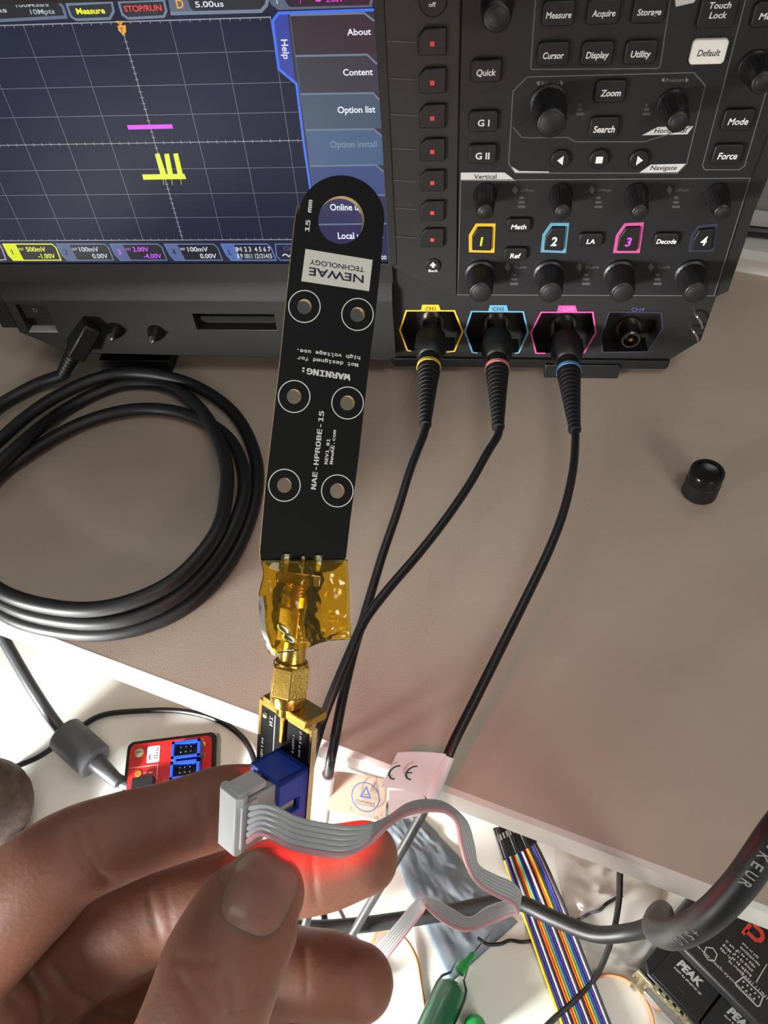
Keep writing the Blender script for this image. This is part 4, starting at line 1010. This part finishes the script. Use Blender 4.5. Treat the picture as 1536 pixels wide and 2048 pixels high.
mb.prism([pb(x, y, 0.02) for x, y in q], PN*0.08); stk = mb.build('paper_sticker', M_STICK, probe, smooth=False)
NAVY = ink((30, 34, 58))
pcb_text('NEWAE', (672.9, 551), (-1, -.15), (-.15, 1), 111, 15.5, NAVY, stk, 0.14, 0.02)
pcb_text('TECHNOLOGY', (674.2, 532), (-1, -.15), (-.15, 1), 110, 9.5, NAVY, stk, 0.14, 0.015)
pcb_text('WARNING:', (653, 750), (-1, -.15), (-.15, 1), 98, 15, bold=0.03)
pcb_text('Not designed for', (656, 724.5), (-1, -.12), (-.12, 1), 123, 9)
pcb_text('high voltage use.', (658, 710), (-1, -.12), (-.12, 1), 127, 9)
pcb_text('NAE-HPROBE-15', (633.4, 900), (.107, -1), (-1, -.107), 158, 12.5, bold=0.02)
pcb_text('REV1_01', (653.4, 903), (.1, -1), (-1, -.1), 51, 8); pcb_text('NewAE.com', (664.5, 894), (.1, -1), (-1, -.1), 69, 8)
pcb_text('15 mm', (615.8, 431), (.1, -1), (-1, -.1), 64, 11.5)
for x, y in RINGS:
    mb = MB(); mb.strip([pb(x+31.5*math.cos(a), y+32*math.sin(a), 0.06) for a in [2*math.pi*k/48 for k in range(48)]], 0.24, PN, True); mb.build('printed_ring', M_SILK, probe, smooth=False)
# connector feet soldered to the board
for x, w, y0, y1 in ((571, 23, 1108, 1158), (604, 13, 1112, 1150), (635, 24, 1110, 1158)):
    mb = MB()
    pts = []
    for k in range(7):
        t = k/6; y = y0+(y1-y0)*t
        pts.append((y, w*(0.5+0.5*math.sin(math.pi*min(1, 0.25+t*0.9)))*0.5))
    g = []
    for y, hw in pts:
        for s in (-1, -0.4, 0.4, 1): g.append(pb(x-(y-1130)*0.1+hw*s, y, 0.15 if abs(s) == 1 else 0.9+0.2*math.sin(y)))
    mb.add(g, [(k*4+i, k*4+i+1, k*4+i+5, k*4+i+4) for k in range(6) for i in range(3)])
    so_ = mb.build('solder_joint', M_TIN, probe, recalc=True); so_.modifiers.new('thickness', 'SOLIDIFY').thickness = 0.0003

# ------- coaxial connectors between the two boards
A1 = pb(603, 1146, -0.8); B1 = D(572.5, 1424, px_depth(A1)+5.5); ad = (B1-A1).normalized(); AL = (B1-A1).length
sx = (RGT-ad*RGT.dot(ad)).normalized(); sz = ad.cross(sx)
def ay(y): return A1+ad*(AL*(y-1146)/(1424-1146))
def ah(y): return AL*(y-1146)/(1424-1146)
mb = MB(); mb.box(ay(1152), sx*4.9, ad*1.3, sz*3.1); mb.build('connector_flange', M_GOLD, probe, bevel=0.2)
prof = [(ah(1155), 3.2)]
for k in range(6): prof += [(ah(1162+k*6), 3.3), (ah(1165+k*6), 3.05)]
mb = MB(); mb.lathe(prof+[(ah(1206), 3.3)], A1, ad, 24); mb.build('threaded_barrel', M_GOLD, probe, ang=0.9)
mb = MB(); mb.lathe([(ah(1186), 3.75), (ah(1196), 3.75)], A1, ad, 28); mb.build('lock_ring', M_GOLD, probe)
# the adapter screwed between probe and amplifier
adp = thing('coaxial_adapter', ay(1320), 'gold coaxial adapter with two hex nuts joining probe and amplifier board', 'adapter')
ref = RGT*0.94-FWD*0.34
def hexnut(y0, y1, r, name, m):
    mb = MB(); h0, h1 = ah(y0), ah(y1)
    mb.lathe([(h0, r*0.86), (h0+0.5, r), (h1-0.5, r), (h1, r*0.86)], A1, ad, 6, ref=ref)
    o = mb.build(name, m, adp, smooth=False, bevel=0.25)
    return o
n1 = hexnut(1206, 1276, 4.75, 'hex_nut', [M_GOLD, M_GOLDR]); n2 = hexnut(1322, 1389, 4.75, 'hex_nut', [M_GOLD, M_GOLDR])
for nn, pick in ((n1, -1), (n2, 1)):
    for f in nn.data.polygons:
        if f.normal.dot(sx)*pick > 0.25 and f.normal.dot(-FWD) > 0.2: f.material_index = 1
mb = MB(); mb.lathe([(ah(1270), 3.4), (ah(1276), 3.1), (ah(1318), 3.1), (ah(1320), 3.9), (ah(1324), 3.9)], A1, ad, 24); mb.build('sleeve', M_GOLD, adp)
mb = MB(); mb.lathe([(ah(1386), 4.2), (ah(1392), 4.25), (ah(1408), 3.9), (ah(1410), 3.0)], A1, ad, 28); mb.build('collar', M_GOLD, adp)
mb = MB(); mb.lathe([(ah(1196), 3.85), (ah(1206), 3.85)], A1, ad, 28); mb.build('washer', M_GOLD, adp)
# ------- amber film wrapped over the connector
tape = thing('amber_tape', ay(1250), 'wrinkled amber film tape wrapped around the gold connector', 'tape')
TL = spline([(523, 1120), (528, 1150), (520, 1190), (522, 1235), (529, 1272), (540, 1309)], 6)
TR = spline([(694, 1119), (697, 1160), (698, 1200), (699, 1235), (701, 1260), (701, 1278)], 6)
def film(mb, sgn, base, bulge, seed, shrink=0.0):
    g = []; nv = len(TL); nu = 36
    for j, (l, r) in enumerate(zip(TL, TR)):
        t = j/(nv-1)
        for i in range(nu+1):
            s = i/nu; s2 = shrink+(1-2*shrink)*s
            x = l[0]*(1-s2)+r[0]*s2; y = l[1]*(1-s2)+r[1]*s2-(18*math.sin(math.pi*s)**1.5*max(0, t-0.6)*1.2)
            w = noise.fractal(V((s*4+seed, t*5, seed)), 0.8, 2.0, 3)
            edge = 1.0-abs(2*s-1)**6
            h = base+sgn*(bulge*(0.25+0.75*min(1, t*3))*math.exp(-((s-0.42+0.05*t)/0.20)**2)+0.9*w*min(1, t*4))*edge
            g.append(pb(x, y, h))
    n = nu+1
    mb.add(g, [(j*n+i, j*n+i+1, (j+1)*n+i+1, (j+1)*n+i) for j in range(nv-1) for i in range(nu)])
mb = MB(); film(mb, 1, 0.45, 4.9, 2.3); f1_ = mb.build('front_film', M_TAPE, tape, ang=1.2)
mb = MB(); film(mb, -1, -2.2, 4.6, 6.3, 0.004); f2_ = mb.build('back_film', M_TAPE, tape, ang=1.2)
for f in (f1_, f2_): f.modifiers.new('thickness', 'SOLIDIFY').thickness = 0.00008
mb = MB()
lp = [(521, 1192), (524, 1215), (524, 1240), (527, 1262), (536, 1290), (546, 1309)]
g = []
for k, (x, y) in enumerate(lp): g += [pb(x-4, y, 0.2), pb(x+2, y-2, 2.6), pb(x+9, y-3, 1.2)]
mb.add(g, [(k*3+i, k*3+i+1, k*3+i+4, k*3+i+3) for k in range(5) for i in range(2)]); mb.build('folded_edge', M_TAPE, tape, ang=1.2)

# ------- amplifier board
def cdir(x, y, z): return (RGT*x+DWN*y+FWD*z).normalized()
a2 = cdir(-0.1, 1, 0.32); e2 = cdir(1, 0.356, -0.8); e2 = (e2-a2*e2.dot(a2)).normalized(); n2_ = a2.cross(e2)
if n2_.dot(FWD) > 0: n2_ = -n2_
W2 = 18.6; H2 = 28.0
O2 = B1-e2*(W2*0.47)
def q2(e, a, n): return O2+e2*e+a2*a+n2_*n
amp = thing('amplifier_board', q2(W2/2, H2, 0), 'small black circuit board with blue header pinched between thumb and fingers', 'circuit board')
def b2(name, e0, e1, a0, a1, n0, n1, m, parent=None, bevel=0.0):
    mb = MB(); mb.box(q2((e0+e1)/2, (a0+a1)/2, (n0+n1)/2), e2*((e1-e0)/2), a2*((a1-a0)/2), n2_*((n1-n0)/2))
    return mb.build(name, m, parent or amp, bevel=bevel)
bd = b2('board', 0, W2, 0, H2, -0.8, 0.8, M_PCB)
bd.data.materials.append(M_FR4)
for f in bd.data.polygons:
    if abs(f.normal.dot(n2_)) < 0.5: f.material_index = 1
b2('gold_border', 0.05, W2-0.05, 0.1, 1.3, 0.8, 0.86, M_GOLD); b2('gold_border', 0.05, 1.0, 1.3, 10, 0.8, 0.86, M_GOLD); b2('gold_border', W2-0.8, W2-0.05, 1.3, 9, 0.8, 0.86, M_GOLD)
b2('connector_flange', 2.0, W2-1.6, -2.0, -0.1, -5.4, 1.6, M_GOLD, bevel=0.2)
mb = MB(); mb.lathe([(ah(1406), 2.4), (ah(1424)+0.5, 2.5)], A1, ad, 20); mb.build('plug_stem', M_GOLD, amp)
b2('signal_pin', W2*0.5-0.65, W2*0.5+0.65, -0.2, 7.6, 0.8, 1.9, M_GOLD, bevel=0.25)
b2('printed_bar', W2*0.31, W2*0.31+0.35, 2, 14, 0.82, 0.88, M_SILK)
text('IN', q2(W2*0.24, 4.2, 0.9), a2, -e2 if False else e2*-1, 2.6, 1.5, M_SILK, amp)
marks(q2(W2*0.10, 15, 0.9), a2*-1, e2*-1, 9, 0.9, M_SILK, amp); marks(q2(W2*0.80, 5.2, 0.9), a2*-1, e2*-1, 7, 0.8, M_SILK, amp)
marks(q2(W2*0.68, 6.4, 0.9), a2*-1, e2*-1, 5, 0.8, M_SILK, amp)
mb = MB(); mb.lathe([(0, 0.9), (0.5, 0.8), (0.8, 0.3)], q2(W2*0.14, 3.4, 0.8), n2_, 14); mb.build('solder_joint', M_TIN, amp)
# box header
hE0, hE1, hA0, hA1 = W2-10.6, W2-0.2, 9.8, 25.2
mb = MB()
for a0, a1 in ((hA0, hA0+1.3), (hA1-1.3, hA1)): mb.box(q2((hE0+hE1)/2, (a0+a1)/2, 5.3), e2*((hE1-hE0)/2), a2*0.65, n2_*4.5)
for e0 in (hE0, hE1-1.3): 
    if e0 == hE0: mb.box(q2(e0+0.65, (hA0+hA1)/2, 5.3), e2*0.65, a2*((hA1-hA0)/2), n2_*4.5)
    else:
        mb.box(q2(e0+0.65, hA0+3.4, 5.3), e2*0.65, a2*3.4, n2_*4.5); mb.box(q2(e0+0.65, hA1-2.6, 5.3), e2*0.65, a2*2.6, n2_*4.5); mb.box(q2(e0+0.65, (hA0+hA1)/2, 2.0), e2*0.65, a2*((hA1-hA0)/2), n2_*1.2)
mb.box(q2((hE0+hE1)/2, (hA0+hA1)/2, 1.6), e2*((hE1-hE0)/2), a2*((hA1-hA0)/2), n2_*0.8)
mb.build('box_header', M_BLUE, amp, bevel=0.25)
# red status lamp on the back of the board
led = b2('status_led', W2-3.4, W2-1.8, 19, 21, -1.9, -0.8, mat('lit_red_led', (255, 40, 40), 0.4, emit=(255, 40, 40)), amp)
ld = bpy.data.lights.new('led_glow', 'POINT'); ld.energy = 0.09; ld.color = (1.0, 0.012, 0.02); ld.shadow_soft_size = 0.0012
lo = bpy.data.objects.new('led_glow', ld); COL.objects.link(lo); lo.location = q2(W2-1.6, 20, -3.4)*S

# ------- ribbon cable with its plug
rib = thing('ribbon_cable', q2((hE0+hE1)/2, hA1, 18), 'grey six-way ribbon cable with grey plug twisting away from the thumb', 'ribbon cable')
pe0, pe1, pa0, pa1 = hE0+1.7, hE1-1.9, hA0+1.6, hA1-1.6
def b3(name, e0, e1, a0, a1, n0, n1, m, bevel=0.3):
    mb = MB(); mb.box(q2((e0+e1)/2, (a0+a1)/2, (n0+n1)/2), e2*((e1-e0)/2), a2*((a1-a0)/2), n2_*((n1-n0)/2)); return mb.build(name, m, rib, bevel=bevel)
pbod = b3('plug_body', pe0, pe1, pa0, pa1, 3.0, 17.2, M_GREYPL)
mb = MB(); c0 = q2((pe0+pe1)/2, pa0-0.02, 9.5); mb.poly([c0+e2*0.2+n2_*2.2, c0-e2*1.5-n2_*0.2, c0+e2*1.7-n2_*1.0]); mb.build('pin_one_arrow', M_SLATE, pbod, smooth=False)
mb = MB(); mb.prism([q2(e, pa0-1.6, n) for e, n in ((pe0-0.3, 17.6), (pe1+0.3, 17.6), (pe1+0.6, 19.0), (pe1-0.6, 20.4), (pe0+0.6, 20.4), (pe0-0.6, 19.0))], a2*(pa1-pa0+3.2)); mb.build('strain_clip', M_GREYPL2, rib, bevel=0.25)
for a0 in (pa0-1.9, pa1+0.3):
    b3('latch_arm', pe0+0.6, pe1-0.6, a0, a0+1.6, 11.5, 19.6, M_GREYPL2)
b3('clip_side', pe1, pe1+0.9, pa0+0.4, pa1-0.4, 15.0, 19.6, M_GREYPL2)
EP = [((538, 1607, 162), (524, 1672, 160)), ((590, 1632, 160), (575, 1697, 157)), ((640, 1645, 159), (640, 1712, 155)), ((700, 1652, 160), (690, 1714, 156)), ((745, 1648, 164), (735, 1690, 160)),
      ((780, 1634, 172), (775, 1652, 163)), ((815, 1610, 182), (812, 1629, 172)), ((852, 1602, 189), (857, 1621, 179)), ((893, 1610, 195), (893, 1625, 186)), ((932, 1645, 202), (913, 1647, 194)),
      ((947, 1690, 209), (921, 1690, 202)), ((952, 1722, 216), (935, 1735, 210)), ((962, 1736, 221), (957, 1770, 217)), ((992, 1751, 226), (990, 1792, 223)), ((1026, 1766, 230), (1026, 1810, 227)), ((1040, 1790, 236), (1034, 1828, 232)),
      ((1012, 1802, 243), (1024, 1830, 238)), ((975, 1814, 248), (984, 1847, 244)), ((940, 1836, 252), (937, 1862, 248)), ((905, 1818, 256), (896, 1851, 252)), ((876, 1803, 260), (864, 1826, 256)), ((852, 1797, 264), (851, 1812, 259)),
      ((828, 1806, 268), (846, 1824, 266)), ((790, 1850, 274), (813, 1868, 272)), ((743, 1903, 282), (771, 1921, 280)), ((700, 1955, 292), (728, 1974, 290)), ((650, 2010, 306), (682, 2034, 304)), ((590, 2060, 315), (620, 2092, 312)), ((500, 2110, 316), (522, 2150, 312)), ((400, 2150, 316), (412, 2196, 311))]
s0_ = q2(pe1+0.4, pa0+0.6, 17.6); s1_ = q2(pe1+0.4, pa1-0.6, 17.6)
EA = [s0_]+[D(*a) for a, b in EP]; EB = [s1_]+[D(*b) for a, b in EP]
SA, SB = sp3(EA, 7), sp3(EB, 7)
for i in range(6):
    f = (i+0.5)/6
    P = [a.lerp(b, f) for a, b in zip(SA, SB)]
    mb = MB(); mb.tube(P, 0.66, 8); mb.build('wire', M_RIBBONR if i == 5 else M_RIBBON, rib)
# webs between the wires
mb = MB(); n = len(SA)
g = [p for a, b in zip(SA, SB) for p in (a.lerp(b, 0.06), a.lerp(b, 0.94))]
mb.add(g, [(2*k, 2*k+1, 2*k+3, 2*k+2) for k in range(n-1)]); wbm = mb.build('web', M_RIBBON, rib, ang=1.5); wbm.modifiers.new('thickness', 'SOLIDIFY').thickness = 0.0004

# ================================================================== THE HAND
def limb(mb, pts, n=28, tip=True):
    P = spline(pts, 8)
    W = [(D(x, y, d), r*d/FPX) for x, y, d, r in P]
    c = [w[0] for w in W]; r = [w[1] for w in W]
    if tip:
        t = (c[-1]-c[-3]).normalized(); R = r[-1]; b = c[-1]
        for k in range(1, 7):
            a = k*math.pi/2/6.3; c.append(b+t*R*math.sin(a)); r.append(R*math.cos(a))
    t = (c[2]-c[0]).normalized(); R = r[0]; b = c[0]
    for k in range(1, 6):
        a = k*math.pi/2/5.4; c.insert(0, b-t*R*math.sin(a)); r.insert(0, R*math.cos(a))
    mb.tube(c, r, n)
hm = MB()
limb(hm, [(-230, 2090, 205, 122), (-60, 1900, 193, 116), (55, 1785, 187, 108), (140, 1716, 186, 96), (250, 1672, 190, 87), (310, 1654, 193, 82), (370, 1636, 196, 80), (450, 1612, 201, 79), (515, 1598, 205, 68)])
limb(hm, [(-150, 2200, 217, 118), (20, 2015, 214, 108), (150, 1912, 211, 101), (280, 1840, 209, 95), (330, 1820, 208, 89), (400, 1799, 206, 85), (520, 1768, 204, 82), (570, 1756, 203, 79), (650, 1737, 200, 81), (725, 1716, 197, 72)])
limb(hm, [(-60, 2340, 222, 112), (120, 2155, 223, 104), (280, 2044, 221, 96), (420, 1978, 219, 91), (560, 1948, 214, 86), (610, 1948, 211, 84), (660, 1955, 208, 85), (712, 1966, 205, 76)])
limb(hm, [(60, 2430, 224, 102), (250, 2236, 226, 92), (420, 2126, 224, 84), (530, 2088, 220, 76), (600, 2092, 217, 70)])
limb(hm, [(180, 2600, 170, 200), (290, 2350, 155, 168), (365, 2160, 148, 138), (415, 2020, 147, 126), (442, 1940, 149, 124), (470, 1880, 152, 118), (500, 1822, 157, 108), (522, 1788, 160, 88)])
limb(hm, [(-230, 2090, 207, 125), (-120, 2230, 216, 150), (0, 2380, 222, 150), (60, 2440, 225, 120)])
limb(hm, [(-60, 2130, 196, 112), (10, 2045, 197, 92), (40, 2010, 199, 70)])
limb(hm, [(180, 2600, 172, 200), (-20, 2380, 196, 190), (-160, 2220, 205, 150)])
limb(hm, [(0, 2480, 200, 220), (-60, 2750, 195, 260), (-160, 3150, 190, 240), (-300, 3700, 185, 260)])
me = bpy.data.meshes.new('hand_raw'); me.from_pydata([p*S for p in hm.v], [], hm.f)
raw = bpy.data.objects.new('hand_raw', me); COL.objects.link(raw)
md = raw.modifiers.new('r', 'REMESH'); md.mode = 'VOXEL'; md.voxel_size = 0.00075
sm = raw.modifiers.new('s', 'SMOOTH'); sm.factor = 0.5; sm.iterations = 14
bpy.context.view_layer.update()
hme = bpy.data.meshes.new_from_object(raw.evaluated_get(bpy.context.evaluated_depsgraph_get()))
bpy.data.objects.remove(raw)
hco = [v.co/S for v in hme.vertices]; hno = [v.normal.copy() for v in hme.vertices]
bvh = BVHTree.FromPolygons(hco, [tuple(p.vertices) for p in hme.polygons])
def surf(x, y):
    h = bvh.ray_cast(CAM, sight(x, y).normalized()); return h[0], h[1]
from mathutils.kdtree import KDTree
kd = KDTree(len(hco))
for i, p in enumerate(hco): kd.insert(p, i)
kd.balance()
disp = {}
def crease(px, width, depth):
    P = []
    for a, b in zip(px, px[1:]):
        m = max(2, int(math.hypot(b[0]-a[0], b[1]-a[1])/3))
        for k in range(m):
            t = k/m; s = surf(a[0]+(b[0]-a[0])*t, a[1]+(b[1]-a[1])*t)
            if s[0] is not None: P.append((s[0], min(1, 5*min((k+0.5)/m if a == px[0] else 1, 1-(k-0.5)/m if b == px[-1] else 1))))
    w = {}
    for p, e in P:
        for co, i, d in kd.find_range(p, width*3):
            v = e*math.exp(-(d/width)**2)
            if v > w.get(i, 0): w[i] = v
    for i, v in w.items(): disp[i] = disp.get(i, 0)-v*depth
for px, w_, d_ in (([(392, 1590), (402, 1640), (405, 1690)], 1.1, 0.45), ([(140, 1660), (158, 1710), (190, 1755), (215, 1765)], 1.5, 0.6), ([(168, 1640), (182, 1690), (205, 1730)], 1.0, 0.4),
                 ([(345, 1918), (385, 1921), (425, 1932)], 0.9, 0.28), ([(392, 1958), (408, 1988), (428, 2012)], 0.9, 0.28), ([(350, 1945), (380, 1990), (395, 2030)], 0.9, 0.3), ([(455, 1950), (470, 1985), (468, 2030)], 0.9, 0.25),
                 ([(296, 1790), (306, 1830), (318, 1880)], 1.2, 0.3), ([(330, 1785), (338, 1830), (345, 1870)], 0.9, 0.12), ([(440, 1722), (435, 1755), (442, 1785)], 0.8, 0.5), ([(500, 1868), (530, 1872), (552, 1858)], 0.8, 0.4),
                 ([(60, 1946), (85, 1990), (95, 2046)], 1.6, 1.2), ([(100, 1930), (140, 1985), (200, 2022), (262, 2036)], 1.4, 1.0), ([(622, 1700), (626, 1760), (632, 1812)], 0.9, 0.35), ([(606, 1890), (612, 1940), (612, 1990)], 0.9, 0.3)):
    crease(px, w_, d_)
for i, dv in disp.items(): hco[i] = hco[i]+hno[i]*dv
for i, p in enumerate(hco):
    hco[i] = p+hno[i]*(0.10*noise.noise(p*0.16))
base = D(0, 2480, 200)
hand = thing('hand', base, 'bare left hand holding the small board between thumb, index and middle finger', 'hand')
for v, p in zip(hme.vertices, hco): v.co = (p-base)*S
hme.polygons.foreach_set('use_smooth', [True]*len(hme.polygons))
hme.materials.clear(); hme.materials.append(M_SKIN); hme.name = 'skin'
link('skin', hme, hand)
# thumb nail laid on the surface
bvh2 = BVHTree.FromPolygons(hco, [tuple(p.vertices) for p in hme.polygons])
def nail(cx, cy, ang, w, h, name='fingernail'):
    ca, sa = math.cos(math.radians(ang)), math.sin(math.radians(ang)); g = []; nu, nv = 14, 16; top = []; bot = []
    for j in range(nv+1):
        for i in range(nu+1):
            u = 2*i/nu-1; v = 2*j/nv-1
            r = (abs(u)**3.2+abs(v)**3.2)**(1/3.2); k = max(abs(u), abs(v))/max(r, 1e-6) if r > 0 else 1
            uu, vv = u*k, v*k
            x = cx+(uu*w*ca-vv*h*sa); y = cy+(uu*w*sa+vv*h*ca)
            hit = bvh2.ray_cast(CAM, sight(x, y).normalized())
            if hit[0] is None: return None
            e = 1-max(abs(u), abs(v))
            top.append(hit[0]+hit[1]*(0.04+0.30*min(1, e*4))); bot.append(hit[0]-hit[1]*0.3)
    n = nu+1; m = len(top); mb = MB()
    fs = [(j*n+i, j*n+i+1, (j+1)*n+i+1, (j+1)*n+i) for j in range(nv) for i in range(nu)]
    mb.add(top+bot, fs+[tuple(k+m for k in reversed(f)) for f in fs]+[f for f in []])
    return mb.build(name, M_NAIL, hand, ang=2.0, recalc=False)
nail(519, 1788, 24, 66, 80)
flush_texts()
